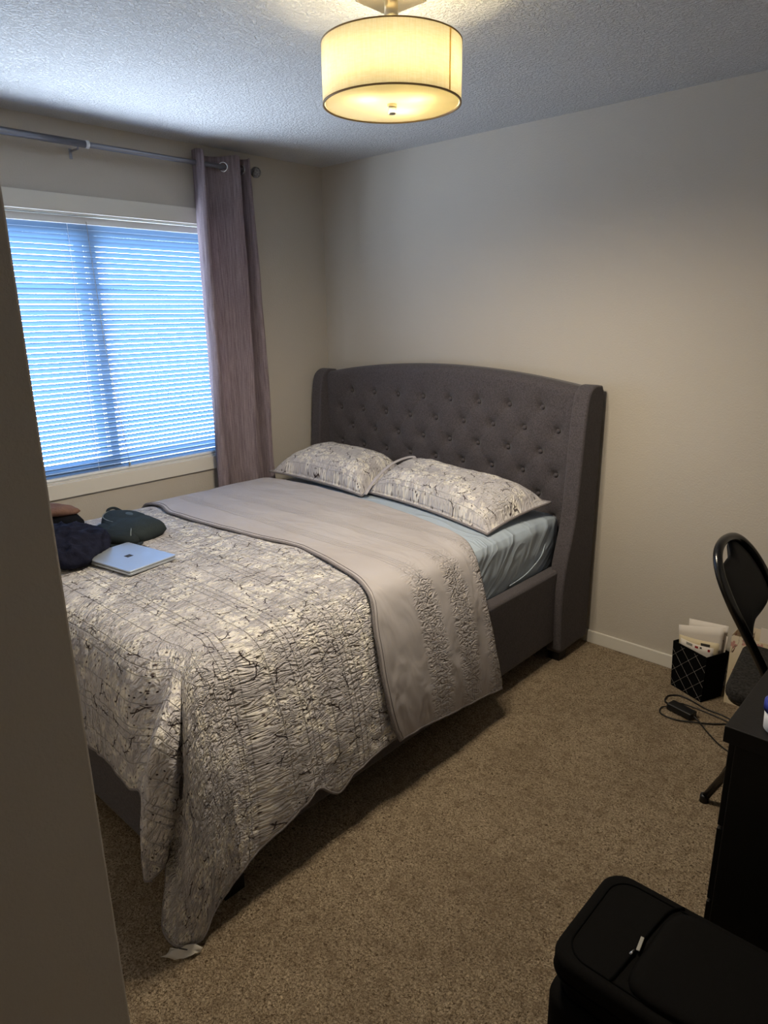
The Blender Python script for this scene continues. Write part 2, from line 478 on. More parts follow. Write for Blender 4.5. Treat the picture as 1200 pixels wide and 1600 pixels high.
# ------------------------------------------------------------------ the room
H = 2.44
WY0, WY1, WZ0, WZ1 = -2.26, -.64, .865, 2.065          # window opening
ENX, ENY = 2.32, -2.672                                 # corner of the wall beside the camera
struct(box('floor', M_carpet, None, -.02, 3.62, -4.22, .02, -.08, 0))
struct(box('ceiling', M_ceil, None, -.14, 3.74, -4.34, .14, H, H+.1))
struct(box('wall_headboard', M_wall, None, -.14, 3.74, 0, .12, 0, H))
struct(box('wall_right', M_wall, None, 3.60, 3.74, -4.34, 0, 0, H))
struct(box('wall_behind', M_wall, None, ENX, 3.60, -4.34, -4.20, 0, H))
struct(box('wall_entry', M_wall, None, -.14, ENX, -4.34, ENY, 0, H, .004, 2))
bm = bmesh.new()
add_box(bm, -.14, 0, ENY, WY0, 0, H); add_box(bm, -.14, 0, WY1, 0, 0, H)
add_box(bm, -.14, 0, WY0, WY1, 0, WZ0); add_box(bm, -.14, 0, WY0, WY1, WZ1, H)
struct(obj('wall_window', bm, M_wall))
# baseboards
struct(box('baseboard_headboard', M_trim, None, .0, 3.60, -.013, 0, 0, .065, .003))
struct(box('baseboard_window', M_trim, None, 0, .013, ENY, -.013, 0, .065, .003))
struct(box('baseboard_right', M_trim, None, 3.587, 3.60, -4.20, -.013, 0, .065, .003))
# window
win = bpy.data.objects.new('window_1', None); COL.objects.link(win); win['kind'] = 'structure'; win.location = (0, 0, 0)
bm = bmesh.new(); c = .068
add_box(bm, 0, .016, WY0-c, WY1+c, WZ1, WZ1+.075, .002)
add_box(bm, 0, .016, WY0-c, WY1+c, WZ0-.072, WZ0, .002)
add_box(bm, 0, .016, WY0-c, WY0, WZ0, WZ1, .002); add_box(bm, 0, .016, WY1, WY1+c, WZ0, WZ1, .002)
obj('casing', bm, M_trim, win)
bm = bmesh.new(); t = .006
add_box(bm, -.139, 0, WY0, WY1, WZ0, WZ0+t); add_box(bm, -.139, 0, WY0, WY1, WZ1-t, WZ1)
add_box(bm, -.139, 0, WY0, WY0+t, WZ0+t, WZ1-t); add_box(bm, -.139, 0, WY1-t, WY1, WZ0+t, WZ1-t)
obj('jamb', bm, M_trim, win)
def sash(y0, y1, x, nm):
    bm = bmesh.new(); w = .045; z0, z1 = WZ0+.03, WZ1-.03
    add_box(bm, x-.015, x+.015, y0, y0+w, z0, z1, .003); add_box(bm, x-.015, x+.015, y1-w, y1, z0, z1, .003)
    add_box(bm, x-.015, x+.015, y0+w, y1-w, z0, z0+w, .003); add_box(bm, x-.015, x+.015, y0+w, y1-w, z1-w, z1, .003)
    o = obj('sash', bm, M_vinyl, win)
    box('pane', M_glass, o, x-.002, x+.002, y0+w-.003, y1-w+.003, z0+w-.003, z1-w+.003)
bm = bmesh.new()
add_box(bm, -.135, -.068, WY0+t, WY1-t, WZ0+t, WZ0+.03); add_box(bm, -.135, -.068, WY0+t, WY1-t, WZ1-.03, WZ1-t)
add_box(bm, -.135, -.068, WY0+t, WY0+.03, WZ0+.03, WZ1-.03); add_box(bm, -.135, -.068, WY1-.03, WY1-t, WZ0+.03, WZ1-.03)
obj('window_frame', bm, M_vinyl, win)
sash(WY0+.03, -1.40, -.085, 'a'); sash(-1.49, WY1-.03, -.116, 'b')

# ------------------------------------------------------------------ blinds
bl = thing('mini_blinds', 'wide white slatted blinds glowing blue, lowered over the window', 'blinds', (-.035, (WY0+WY1)/2, WZ1-.04))
def loc(o): return o
BX = -.036
def lp(o, parent):   # parent keeping world coordinates
    o.parent = parent; o.matrix_parent_inverse = Matrix.Translation(-parent.location); return o
def part(o, parent): return lp(o, parent)
part(box('headrail', M_vinyl, None, BX-.014, BX+.014, WY0+.012, WY1-.012, WZ1-.042, WZ1-.010, .002), bl)
ZT, ZB = WZ1-.052, WZ0+.028; NS = 49
def slat_mesh():
    w = .0255; tilt = math.radians(57); L = (WY0+.014, WY1-.014)
    P = []
    for yy in L:
        row = []
        for k in range(7):
            a = (k/6-.5); x = a*w; cz = .0022*(1-4*a*a)
            # room edge up, outer edge down; gentle crown
            row.append(Vector((x*math.cos(tilt)-cz*math.sin(tilt), yy, x*math.sin(tilt)+cz*math.cos(tilt))))
        P.append(row)
    o = grid_mesh('slat', P, M_slat)
    return o
s0 = slat_mesh()
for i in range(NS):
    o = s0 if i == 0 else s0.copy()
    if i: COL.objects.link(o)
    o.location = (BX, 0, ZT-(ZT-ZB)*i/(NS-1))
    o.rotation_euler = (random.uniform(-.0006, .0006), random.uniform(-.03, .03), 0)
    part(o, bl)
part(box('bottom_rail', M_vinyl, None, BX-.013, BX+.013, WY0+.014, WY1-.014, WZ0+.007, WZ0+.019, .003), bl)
for y in (-2.03, -1.54, -.86):
    bm = bmesh.new()
    for dx in (-.010, .010): add_tube(bm, [(BX+dx, y, WZ1-.042), (BX+dx, y, WZ0+.016)], .0008, 5)
    part(obj('ladder_cord', bm, M_vinyl, None), bl)
part(tube('lift_cord', [(BX+.02, -1.455, WZ1-.03), (BX+.022, -1.44, 1.5), (BX+.022, -1.385, .905)], .0012, M_grey_light, None, 5), bl)
part(lathe('cord_tassel', [(0, .02), (.003, .018), (.006, 0), (0, 0)], M_grey_light, None, 12, (BX+.022, -1.385, .89)), bl)

# ------------------------------------------------------------------ curtain rod and curtain
RX, RZ = .08, 2.338
rod = thing('curtain_rod', 'grey telescoping curtain rod with round finial above the window', 'curtain rod', (RX, -1.46, RZ))
part(tube('outer_tube', [(RX, -2.40, RZ), (RX, -1.455, RZ)], .0145, M_rod, None, 20), rod)
part(tube('inner_tube', [(RX, -1.47, RZ), (RX, -.575, RZ)], .0115, M_rod, None, 20), rod)
bm = bmesh.new(); add_tube(bm, [(RX, -1.462, RZ), (RX, -1.447, RZ)], .0165, 20)
part(obj('joint_collar', bm, M_vinyl, None, True), rod)
M_crackle = simple('grey_crackle_glass', (158, 160, 164), .2, .3, .6, (160, .004), .6)
for y in (-.545, -2.425):
    bm = bmesh.new(); bmesh.ops.create_icosphere(bm, subdivisions=4, radius=.027)
    for v in bm.verts: v.co = v.co*(1+.02*noise.noise(v.co*90))+Vector((RX, y, RZ))
    part(obj('finial', bm, M_crackle, None, True), rod)
for y in (-1.495, -.625, -2.34):
    bm = bmesh.new()
    add_tube(bm, [(RX, y, RZ-.014), (RX-.005, y, RZ-.022), (.012, y, RZ-.022)], .004, 8)
    add_box(bm, 0, .003, y-.007, y+.007, RZ-.052, RZ-.01, .001)
    add_tube(bm, [(.003, y, RZ-.043), (.006, y, RZ-.043)], .003, 8)
    part(obj('bracket', bm, M_rod, None), rod)

cur = thing('grommet_curtain', 'mauve grey grommet curtain bunched at the right end of the window', 'curtain', (.08, -.73, .08))
def curtain(parent):
    top = [(-.905, .045), (-.912, .100), (-.902, .132), (-.888, .118), (-.872, .078), (-.852, .040), (-.815, .036), (-.755, .074), (-.71, .118), (-.682, .128),
           (-.668, .088), (-.658, .045), (-.644, .046), (-.634, .095), (-.624, .126), (-.612, .116), (-.600, .070)]
    bot = [(-.920, .055), (-.930, .088), (-.905, .110), (-.875, .108), (-.852, .078), (-.83, .042), (-.79, .038), (-.745, .070), (-.705, .108), (-.665, .112),
           (-.645, .080), (-.628, .040), (-.603, .042), (-.588, .085), (-.566, .112), (-.545, .105), (-.535, .06)]
    T = catmull([(x, y, 0) for y, x in top], 7); B = catmull([(x, y, 0) for y, x in bot], 7)
    n = len(T); NV = 90; z0, z1 = .07, 2.388
    P = []; UV = []; acc = 0
    for i in range(n):
        if i: acc += (T[i]-T[i-1]).length
        row = []; uvr = []
        for j in range(NV+1):
            t = j/NV; z = z1+(z0-z1)*t
            k = min(1.0, t*1.25)
            p = T[i].lerp(B[i], k**.8)
            s = .012*min(1, t*3)
            dx = s*noise.noise(Vector((i*.05, z*1.8, 2)))+.5*s*noise.noise(Vector((i*.16, z*5, 5)))
            dy = s*noise.noise(Vector((i*.04, z*1.3, 9)))
            zz = z
            if j == 0: zz += .004*math.sin(i*.25)
            # leftmost pleat stands a little higher
            if i < 22 and j < 6: zz += .010*(1-j/6)*(1-i/22)
            x = max(.022, p.x+dx)
            row.append(Vector((x, p.y+dy, zz))); uvr.append((acc, z))
        P.append(row); UV.append(uvr)
    o = grid_mesh('curtain_panel', P, M_curtain, None, UV)
    md = o.modifiers.new('thickness', 'SOLIDIFY'); md.thickness = .0015
    part(o, parent)
    # grommets on the fabric where it crosses the rod
    for (y, dxy) in ((-.750, (.62, .55)), (-.879, (-.8, .35)), (-.666, (-.9, .25)), (-.637, (.9, .2))):
        d = Vector((dxy[0], dxy[1], 0)).normalized()     # direction of the cloth in plan
        c0 = Vector((RX, y, RZ)); ring = []
        for k in range(36):
            a = 2*PI*k/36; ring.append(c0+d*math.cos(a)*.0215+Vector((0, 0, 1))*math.sin(a)*.0215)
        bm = bmesh.new(); add_tube(bm, ring, .0034, 8, True)
        part(obj('grommet', bm, M_chrome, None, True), parent)
curtain(cur)

# ------------------------------------------------------------------ ceiling lamp
LX, LY = 1.847, -1.437; LZ0, LZ1, LR = 2.168, 2.312, .190
lamp = thing('drum_ceiling_lamp', 'round cream fabric drum lamp lit under the ceiling', 'ceiling lamp', (LX, LY, H))
part(lathe('lamp_shade', [(LR, LZ0), (LR, LZ1), (LR-.0025, LZ1), (LR-.0025, LZ0)], M_shade, None, 96, (LX, LY, 0), True), lamp)
M_hoop = simple('bronze_trim_tape', (150, 124, 80), .5)
for z in (LZ0, LZ1):
    part(lathe('rim', [(LR+.0012, z-.0017), (LR+.0012, z+.0017), (LR-.004, z+.0017), (LR-.004, z-.0017)], M_hoop, None, 96, (LX, LY, 0), True), lamp)
a = math.atan2(-3.03-LY, 3.27-LX)+math.radians(52)
bm = bmesh.new()
add_box(bm, LR-.0030, LR+.0008, -.0025, .0025, LZ0+.003, LZ1-.003)
bmesh.ops.rotate(bm, verts=bm.verts, cent=(0, 0, 0), matrix=Matrix.Rotation(a, 3, 'Z')); bmesh.ops.translate(bm, verts=bm.verts, vec=(LX, LY, 0))
part(obj('shade_seam', bm, M_seam, None), lamp)
part(lathe('diffuser', [(0, -.002), (LR-.007, -.002), (LR-.007, .002), (0, .002)], M_diff, None, 96, (LX, LY, LZ0+.004)), lamp)
part(lathe('finial', [(0, .004), (.013, .004), (.013, -.006), (.0115, -.008), (.0115, -.020), (.009, -.023), (0, -.023)], M_nickel, None, 32, (LX, LY, LZ0), smooth=False), lamp)
bm = bmesh.new(); add_box(bm, LX-.067, LX+.067, LY-.067, LY+.067, H-.028, H-.0005, .0015)
part(obj('ceiling_canopy', bm, M_nickel, None), lamp)
bm = bmesh.new(); add_tube(bm, [(LX, LY, H-.028), (LX, LY, LZ0+.006)], .010, 20); add_tube(bm, [(LX, LY, H-.028), (LX, LY, H-.075)], .0185, 24)
part(obj('stem', bm, M_nickel, None, True), lamp)
bm = bmesh.new()
for k in range(3):
    b = 2*PI*k/3+.3
    add_tube(bm, [(LX, LY, LZ1-.012), (LX+(LR-.004)*math.cos(b), LY+(LR-.004)*math.sin(b), LZ1-.002)], .0022, 8)
part(obj('spider', bm, M_nickel, None), lamp)
def light(name, kind, loc, power, color, **kw):
    d = bpy.data.lights.new(name, kind); d.energy = power; d.color = color
    for k, v in kw.items(): setattr(d, k, v)
    o = bpy.data.objects.new(name, d); COL.objects.link(o); o.location = loc; return o
WARM = (1.0, .86, .66)
camang = math.atan2(-3.03-LY, 3.27-LX)
for k, b in enumerate((camang+1.05, camang-1.05, camang+PI-.35)):
    bx, by = LX+.085*math.cos(b), LY+.085*math.sin(b)
    bm = bmesh.new(); bmesh.ops.create_uvsphere(bm, u_segments=20, v_segments=12, radius=.022)
    bmesh.ops.translate(bm, verts=bm.verts, vec=(bx, by, 2.214))
    part(obj('bulb', bm, M_bulb, None, True), lamp)
    bm = bmesh.new(); add_tube(bm, [(bx, by, 2.234), (bx, by, 2.262), (LX, LY, 2.285)], .008, 10)
    part(obj('bulb_socket', bm, M_nickel, None, True), lamp)
# what the three bulbs throw down through the diffuser
NR = 9
for k in range(NR):
    r = .125
    b = 2*PI*k/NR
    light('lamp_downlight', 'SPOT', (LX+r*math.cos(b), LY+r*math.sin(b), LZ0-.004), 80/NR, WARM, shadow_soft_size=0.0,
          spot_size=math.radians(180), spot_blend=.8)

# ------------------------------------------------------------------ daylight
w = bpy.data.worlds.new('sky'); SC.world = w; w.use_nodes = True
nt = w.node_tree
for n_ in list(nt.nodes): nt.nodes.remove(n_)
g = G(nt)
tc = g.n('ShaderNodeTexCoord').outputs['Generated']; s = g.sep(tc)
skyc = g.mix(g.mr(s[2], -.15, .35), (.74, .83, 1.0, 1), (.60, .74, 1.0, 1))
bg = g.n('ShaderNodeBackground'); g.put(bg.inputs[0], skyc); bg.inputs[1].default_value = 24
wo = g.n('ShaderNodeOutputWorld'); g.put(wo.inputs[0], bg.outputs[0])
pt = light('window_portal', 'AREA', (-.15, (WY0+WY1)/2, (WZ0+WZ1)/2), 1, (1, 1, 1), shape='RECTANGLE', size=WZ1-WZ0, size_y=WY1-WY0)
pt.rotation_euler = (0, -PI/2, 0); pt.data.cycles.is_portal = True

# ------------------------------------------------------------------ bed
BX0, BX1, BYF = .084, 1.830, -2.272
BC = .957
bed = thing('upholstered_bed', 'charcoal upholstered wingback bed with a button tufted arched headboard', 'bed', (BC, -1.1, 0))
# headboard panel with tufting
def arch(x): return 1.352-.072*((x-BC)/.833)**2
BT = []
for z, k, x0 in ((1.176, 8, .313), (1.069, 9, .219), (.962, 8, .313), (.857, 9, .219), (.750, 8, .313), (.645, 9, .219)):
    for i in range(k): BT.append((x0+.1835*i, z))
def tuft(x, z):
    d = 0
    for bx, bz in BT:
        dx, dz = x-bx, z-bz; r2 = dx*dx+dz*dz
        if r2 < .02: d += .018*math.exp(-r2/(2*.013**2))+.017*math.exp(-r2/(2*.036**2))
        # folds running to the diagonal neighbours
    u1 = (x-.313)/.1835-(z-1.176)/.107/2; u2 = (x-.313)/.1835+(z-1.176)/.107/2
    for u in (u1, u2):
        f = abs(u-round(u))
        if z < 1.18: d += .0016*math.exp(-(f/.045)**2)
    if z > 1.176:    # short pleats rising from the top row
        fx = (x-.313)/.1835; f = abs(fx-round(fx))*.1835
        if -.3 < fx < 7.3: d += .004*math.exp(-(f/.006)**2)*max(0, 1-(z-1.176)/.11)
    return d
xa, xb = .118, 1.796; NXH, NZH = 250, 150; P = []
for i in range(NXH+1):
    x = xa+(xb-xa)*i/NXH; zt = arch(x); row = []
    for j in range(NZH+1):
        z = .30+(zt-.045-.30)*j/NZH
        row.append(Vector((x, -.128+tuft(x, z), z)))
    for k in range(1, 13):   # rolled top edge
        a_ = k/12*PI*.5
        row.append(Vector((x, -.128+.045*(1-math.cos(a_)), zt-.045+.045*math.sin(a_))))
    row.append(Vector((x, -.03, zt-.002))); row.append(Vector((x, -.022, zt-.012))); row.append(Vector((x, -.022, .30)))
    P.append(row)
hb = part(grid_mesh('headboard', P, M_uph), bed)
bm0 = None
for i, (bx, bz) in enumerate(BT):
    if bm0 is None:
        bm = bmesh.new(); prof = [(0, .008), (.005, .0074), (.009, .0045), (.0110, 0), (.0105, -.008), (0, -.008)]
        add_lathe(bm, prof, 20); bmesh.ops.rotate(bm, verts=bm.verts, cent=(0, 0, 0), matrix=Matrix.Rotation(PI/2, 3, 'X'))
        bm0 = obj('button', bm, M_uph, None, True); o = bm0
    else:
        o = bm0.copy(); COL.objects.link(o)
    o.location = (bx, -.128+.0265, bz); o.parent = hb
# wings
prof = [(-.03, .045), (-.03, 1.262), (-.045, 1.288), (-.105, 1.294), (-.150, 1.276), (-.176, 1.235), (-.190, 1.14), (-.198, 1.05), (-.212, .86), (-.228, .70), (-.255, .60), (-.285, .50), (-.306, .40), (-.311, .31), (-.308, .20), (-.300, .10), (-.295, .045)]
PR = [Vector((0, a_, b_)) for a_, b_ in prof]
top = catmull(PR[2:], 3)
poly = [PR[0], PR[1]]+top
for x0, x1 in ((.045, .125), (1.79, 1.868)):
    bm = bmesh.new(); extrude_poly(bm, [(x0, p.y, p.z) for p in poly], (x1-x0, 0, 0), .011, 4)
    o = part(obj('wing', bm, M_uph_d, None, True), bed)
    for md in (o.modifiers.new('weighted', 'WEIGHTED_NORMAL'),): md.keep_sharp = False
def rail(nm, x0, x1, y0, y1, z0=.095, z1=.455, bev=.014):
    o = box(nm, M_uph_d, None, x0, x1, y0, y1, z0, z1, bev, 4, True)
    o.modifiers.new('weighted', 'WEIGHTED_NORMAL'); return part(o, bed)
rail('side_rail', 1.765, BX1, BYF+.03, -.25); rail('side_rail', BX0, .149, BYF+.03, -.25)
rail('footboard', BX0, BX1, BYF, BYF+.055)
rail('slat_deck', .13, 1.785, BYF+.045, -.13, .30, .382, .005)
for x, y in ((1.815, -2.15), (.10, -2.15), (1.83, -.255), (.085, -.255)):
    part(box('leg', M_foot, None, x-.03, x+.03, y-.035, y+.035, 0, .10 if y < -.3 else .05, .003), bed)

# ------------------------------------------------------------------ mattress in its sheet
MX0, MX1, MY0, MY1, MZ0, MZ1 = .165, 1.757, -2.195, -.145, .386, .695
def mattress():
    bm = bmesh.new()
    t = bmesh.new(); bmesh.ops.create_cube(t, size=1)
    bmesh.ops.subdivide_edges(t, edges=t.edges, cuts=23, use_grid_fill=True)
    cx, cy, cz = (MX0+MX1)/2, (MY0+MY1)/2, (MZ0+MZ1)/2
    hx, hy, hz = (MX1-MX0)/2, (MY1-MY0)/2, (MZ1-MZ0)/2
    R = .055
    for v in t.verts:
        p = Vector((v.co.x*2*hx, v.co.y*2*hy, v.co.z*2*hz))
        q = Vector((max(-hx+R, min(hx-R, p.x)), max(-hy+R, min(hy-R, p.y)), max(-hz+R, min(hz-R, p.z))))
        d = p-q
        if d.length > 0: p = q+d.normalized()*R
        # slight belly on the sides, crown on top
        side = max(abs(p.x)/hx, abs(p.y)/hy)
        if p.z > hz-R-.01: p.z += .012*(1-(p.x/hx)**2)*(1-(p.y/hy)**2)
        k = .006*math.cos(p.z/hz*1.4)
        if abs(p.x) > hx-.004: p.x += math.copysign(k, p.x)
        # folds on the side running diagonally to the rear corner
        if p.x > hx-.02 and p.z < hz-.03:
            u = (p.y+1.2)*1.0-(p.z)*1.1
            p.x += .006*noise.noise(Vector((u*13, 1.5, .3)))*(hz-p.z)/hz
            p.x += .012*max(0, (-p.z)/hz)*-1
        v.co = p+Vector((cx, cy, cz))
    merge(bm, t); return bm
mt = obj('mattress', mattress(), M_sheet, None, True)
tag(mt, 'thick mattress in a pale blue fitted sheet on the charcoal bed', 'mattress')
sh = mt  # sheet hem folds at the rear corner
o = tube('sheet_fold', catmull([(1.764, -.60, .46), (1.770, -.50, .475), (1.772, -.42, .50), (1.768, -.34, .535), (1.760, -.30, .58)], 6), [.0022]*25, simple('pale_blue_hem_cloth', (172, 186, 200), .7), None, 8); o.parent = mt

# ------------------------------------------------------------------ quilt
def interp_cols(cols, nsub, nrow):
    """cols: list of control columns (equal row counts) -> dense grid"""
    K = len(cols[0])
    rowsC = [catmull(c_, nrow) for c_ in cols]           # dense along each column
    nr = len(rowsC[0]); out = []
    lines = []
    for r in range(nr):
        pts = [rc[r] for rc in rowsC]
        L = []
        for i in range(len(pts)-1):
            p1, p2 = pts[i], pts[i+1]
            p0 = pts[i-1] if i else p1*2-p2
            p3 = pts[i+2] if i < len(pts)-2 else p2*2-p1
            # non-uniform tangents (finite differences by chord of row 2)
            def seg(a, b): return max(1e-4, (rowsC[b][nr//2]-rowsC[a][nr//2]).length+.5*(rowsC[b][-1]-rowsC[a][-1]).length)
            h1 = seg(i, i+1); h0 = seg(i-1, i) if i else h1; h2 = seg(i+1, i+2) if i < len(pts)-2 else h1
            m1 = ((p2-p1)/h1*h0+(p1-p0)/h0*h1)/(h0+h1)*h1 if i else (p2-p1)
            m2 = ((p2-p1)/h1*h2+(p3-p2)/h2*h1)/(h1+h2)*h1 if i < len(pts)-2 else (p2-p1)
            for k in range(nsub[i]):
                t = k/nsub[i]; t2, t3 = t*t, t*t*t
                L.append(p1*(2*t3-3*t2+1)+m1*(t3-2*t2+t)+p2*(-2*t3+3*t2)+m2*(t3-t2))
        L.append(pts[-1].copy()); lines.append(L)
    return [[lines[r][c_] for r in range(nr)] for c_ in range(len(lines[0]))]

ZQ = .722
def top_z(x, y): 
    cx = (x-.96)/.83; cy = (y+1.2)/1.1
    return ZQ+.010*(1-cx*cx)*max(0, 1-cy*cy)
def rcol(y, zh, xh=1.90, yo=0.0):
    return [(1.655, y, ZQ-.002), (1.725, y, ZQ-.010), (1.785, y, .670), (1.835, y, .555), (1.872, y, .42), (1.890, y+yo*.5, .30 if zh < .25 else .33), (xh, y+yo, zh)]
cols = []; dirs = []
for y, zh in ((-.99, .19), (-1.05, .165), (-1.195, .190), (-1.40, .218), (-1.53, .218), (-1.62, .21), (-1.705, .198), (-1.784, .160), (-1.822, .19), (-1.857, .224), (-1.93, .20), (-1.987, .178)):
    cols.append(rcol(y, zh)); dirs.append((1, 0))
cols.append([(1.655, -2.03, .72), (1.725, -2.05, .712), (1.795, -2.06, .675), (1.840, -2.075, .56), (1.875, -2.085, .42), (1.893, -2.095, .28), (1.903, -2.110, .150)]); dirs.append((1, 0))
cols.append([(1.655, -2.06, .72), (1.725, -2.09, .712), (1.800, -2.12, .678), (1.850, -2.140, .56), (1.885, -2.155, .42), (1.902, -2.170, .26), (1.905, -2.185, .112)]); dirs.append((1, -.15))
cols.append([(1.655, -2.08, .72), (1.725, -2.12, .713), (1.803, -2.16, .680), (1.857, -2.19, .56), (1.892, -2.21, .42), (1.908, -2.23, .24), (1.905, -2.262, .06)]); dirs.append((1, -.4))
cols.append([(1.650, -2.09, .72), (1.722, -2.14, .713), (1.803, -2.195, .681), (1.862, -2.23, .56), (1.900, -2.26, .40), (1.918, -2.285, .21), (1.915, -2.318, .018)]); dirs.append((1, -.7))
cols.append([(1.648, -2.095, .72), (1.718, -2.145, .713), (1.797, -2.208, .681), (1.856, -2.250, .56), (1.893, -2.290, .38), (1.900, -2.322, .19), (1.885, -2.362, .016)]); dirs.append((1, -1))
cols.append([(1.645, -2.10, .72), (1.712, -2.150, .713), (1.788, -2.213, .681), (1.845, -2.258, .57), (1.872, -2.290, .40), (1.862, -2.318, .20), (1.818, -2.360, .020)]); dirs.append((.8, -1.1))
cols.append([(1.642, -2.10, .72), (1.706, -2.152, .713), (1.782, -2.213, .680), (1.836, -2.245, .58), (1.845, -2.272, .38), (1.815, -2.292, .22), (1.768, -2.318, .10)]); dirs.append((.65, -1.15))
cols.append([(1.640, -2.10, .72), (1.700, -2.154, .713), (1.776, -2.214, .680), (1.815, -2.243, .58), (1.812, -2.268, .40), (1.780, -2.284, .25), (1.738, -2.290, .155)]); dirs.append((.55, -1.2))
# the pleat standing out at the corner
cols.append([(1.637, -2.10, .72), (1.696, -2.158, .713), (1.772, -2.222, .682), (1.850, -2.300, .60), (1.848, -2.328, .43), (1.822, -2.334, .30), (1.790, -2.330, .190)]); dirs.append((.45, -1.2))
cols.append([(1.632, -2.10, .72), (1.690, -2.160, .713), (1.764, -2.228, .684), (1.852, -2.338, .61), (1.838, -2.368, .44), (1.805, -2.372, .29), (1.775, -2.362, .165)]); dirs.append((.35, -1.2))
cols.append([(1.625, -2.10, .72), (1.680, -2.162, .713), (1.750, -2.228, .684), (1.808, -2.322, .60), (1.778, -2.346, .43), (1.748, -2.350, .28), (1.712, -2.340, .155)]); dirs.append((.25, -1.2))
cols.append([(1.610, -2.10, .72), (1.660, -2.160, .713), (1.715, -2.220, .682), (1.735, -2.268, .60), (1.700, -2.290, .47), (1.668, -2.296, .39), (1.648, -2.290, .312)]); dirs.append((.1, -1.1))
for x, zh in ((1.55, .300), (1.42, .318), (1.29, .318), (1.10, .33), (.80, .335), (.45, .33), (.28, .33)):
    cols.append([(x, -2.10, .72), (x, -2.155, .713), (x, -2.212, .680), (x, -2.258, .60), (x, -2.276, .48), (x, -2.283, .40), (x, -2.288, zh)]); dirs.append((0, -1))
cols.append([(.23, -2.09, .72), (.205, -2.14, .713), (.17, -2.19, .685), (.15, -2.225, .62), (.14, -2.24, .54), (.135, -2.245, .47), (.133, -2.248, .42)]); dirs.append((-.7, -.7))
for y in (-2.05, -1.6, -1.2, -.745):
    cols.append([(.25, y, .72), (.20, y, .713), (.155, y, .690), (.135, y, .655), (.122, y, .62), (.112, y, .58), (.105, y, .55)]); dirs.append((-1, 0))
def dist2(a, b): return (Vector(a[4])-Vector(b[4])).length+(Vector(a[-1])-Vector(b[-1])).length
ns = [max(3, int(dist2(a, b)/2/.011)) for a, b in zip(cols, cols[1:])]
NROW = 10
GR = interp_cols(cols, ns, NROW)
D2 = []
for i, k in enumerate(ns):
    for j in range(k):
        t = j/k; d = Vector(dirs[i]).lerp(Vector(dirs[i+1]), t); D2.append(d.normalized())
D2.append(Vector(dirs[-1]).normalized())
Pq = []; Uq = []
for ci, colp in enumerate(GR):
    e = colp[0]; sp = Vector((.96, max(min(e.y, -.80), -1.55), 0))
    row = []; uvr = []
    NI = 26
    for k in range(NI):
        t = k/NI
        x, y = sp.x+(e.x-sp.x)*t, sp.y+(e.y-sp.y)*t
        z = top_z(x, y); z = z+(e.z-z)*t**4
        z += .0045*noise.noise(Vector((x*6, y*6, 3)))*(1-t**6)+.0025*noise.noise(Vector((x*17, y*17, 8)))
        row.append(Vector((x, y, z))); uvr.append((x, y))
    acc = 0; d = D2[ci]; prev = e
    for r, p in enumerate(colp):
        acc += (p-prev).length; prev = p
        f = min(1, r/18)
        wv = .010*noise.noise(Vector((p.x*5+p.y*9, p.z*1.2, 4)))+.005*noise.noise(Vector((p.y*26+p.x*26, p.z*2, 1)))+.0022*noise.noise(Vector((p.x*45, p.y*45, p.z*45)))
        n3 = Vector((d.x, d.y, 0))
        row.append(p+n3*wv*f); uvr.append((e.x+d.x*acc, e.y+d.y*acc))
    Pq.append(row); Uq.append(uvr)
quilt = thing('floral_quilt', 'grey quilt with white blossoms and brown twigs draped over the bed', 'quilt', (.96, -1.4, .72))
q = grid_mesh('quilt_cloth', Pq, M_quilt, None, Uq)
md = q.modifiers.new('thickness', 'SOLIDIFY'); md.thickness = .007; md.offset = 0
part(q, quilt)
hem = [r[-1]+Vector((0, 0, 0)) for r in Pq]
part(tube('hem_binding', hem, .0055, M_bind, None, 8), quilt)
# care tag at the fallen corner
bm = bmesh.new()
tg = [[Vector((1.902+.026*a_, -2.352-.015*b_+.026*a_, .012+.010*math.sin(a_*3+b_*2)+.008*(1-b_))) for b_ in (0, .5, 1, 1.6, 2.0)] for a_ in (-1, -.4, .2, .8, 1.3)]
tagp = grid_mesh('care_tag', tg, simple('white_tag_cloth', (205, 200, 190), .7), None)
tagp.modifiers.new('thickness', 'SOLIDIFY').thickness = .001; part(tagp, quilt)
lt = [Vector((1.904+.010*k, -2.368+.006*k, .028)) for k in range(3)]
part(tube('tag_print', lt, .0018, M_ink, None, 5), quilt)
# pointed second tag under the pleat
tg = [[Vector((1.722+.044*a_, -2.356+.004*b_, .165-.045*b_*(1-.45*a_))) for b_ in (0, .5, 1)] for a_ in (0, .5, 1)]
o = grid_mesh('care_tag', tg, M_bind, None); o.modifiers.new('thickness', 'SOLIDIFY').thickness = .0015; part(o, quilt)

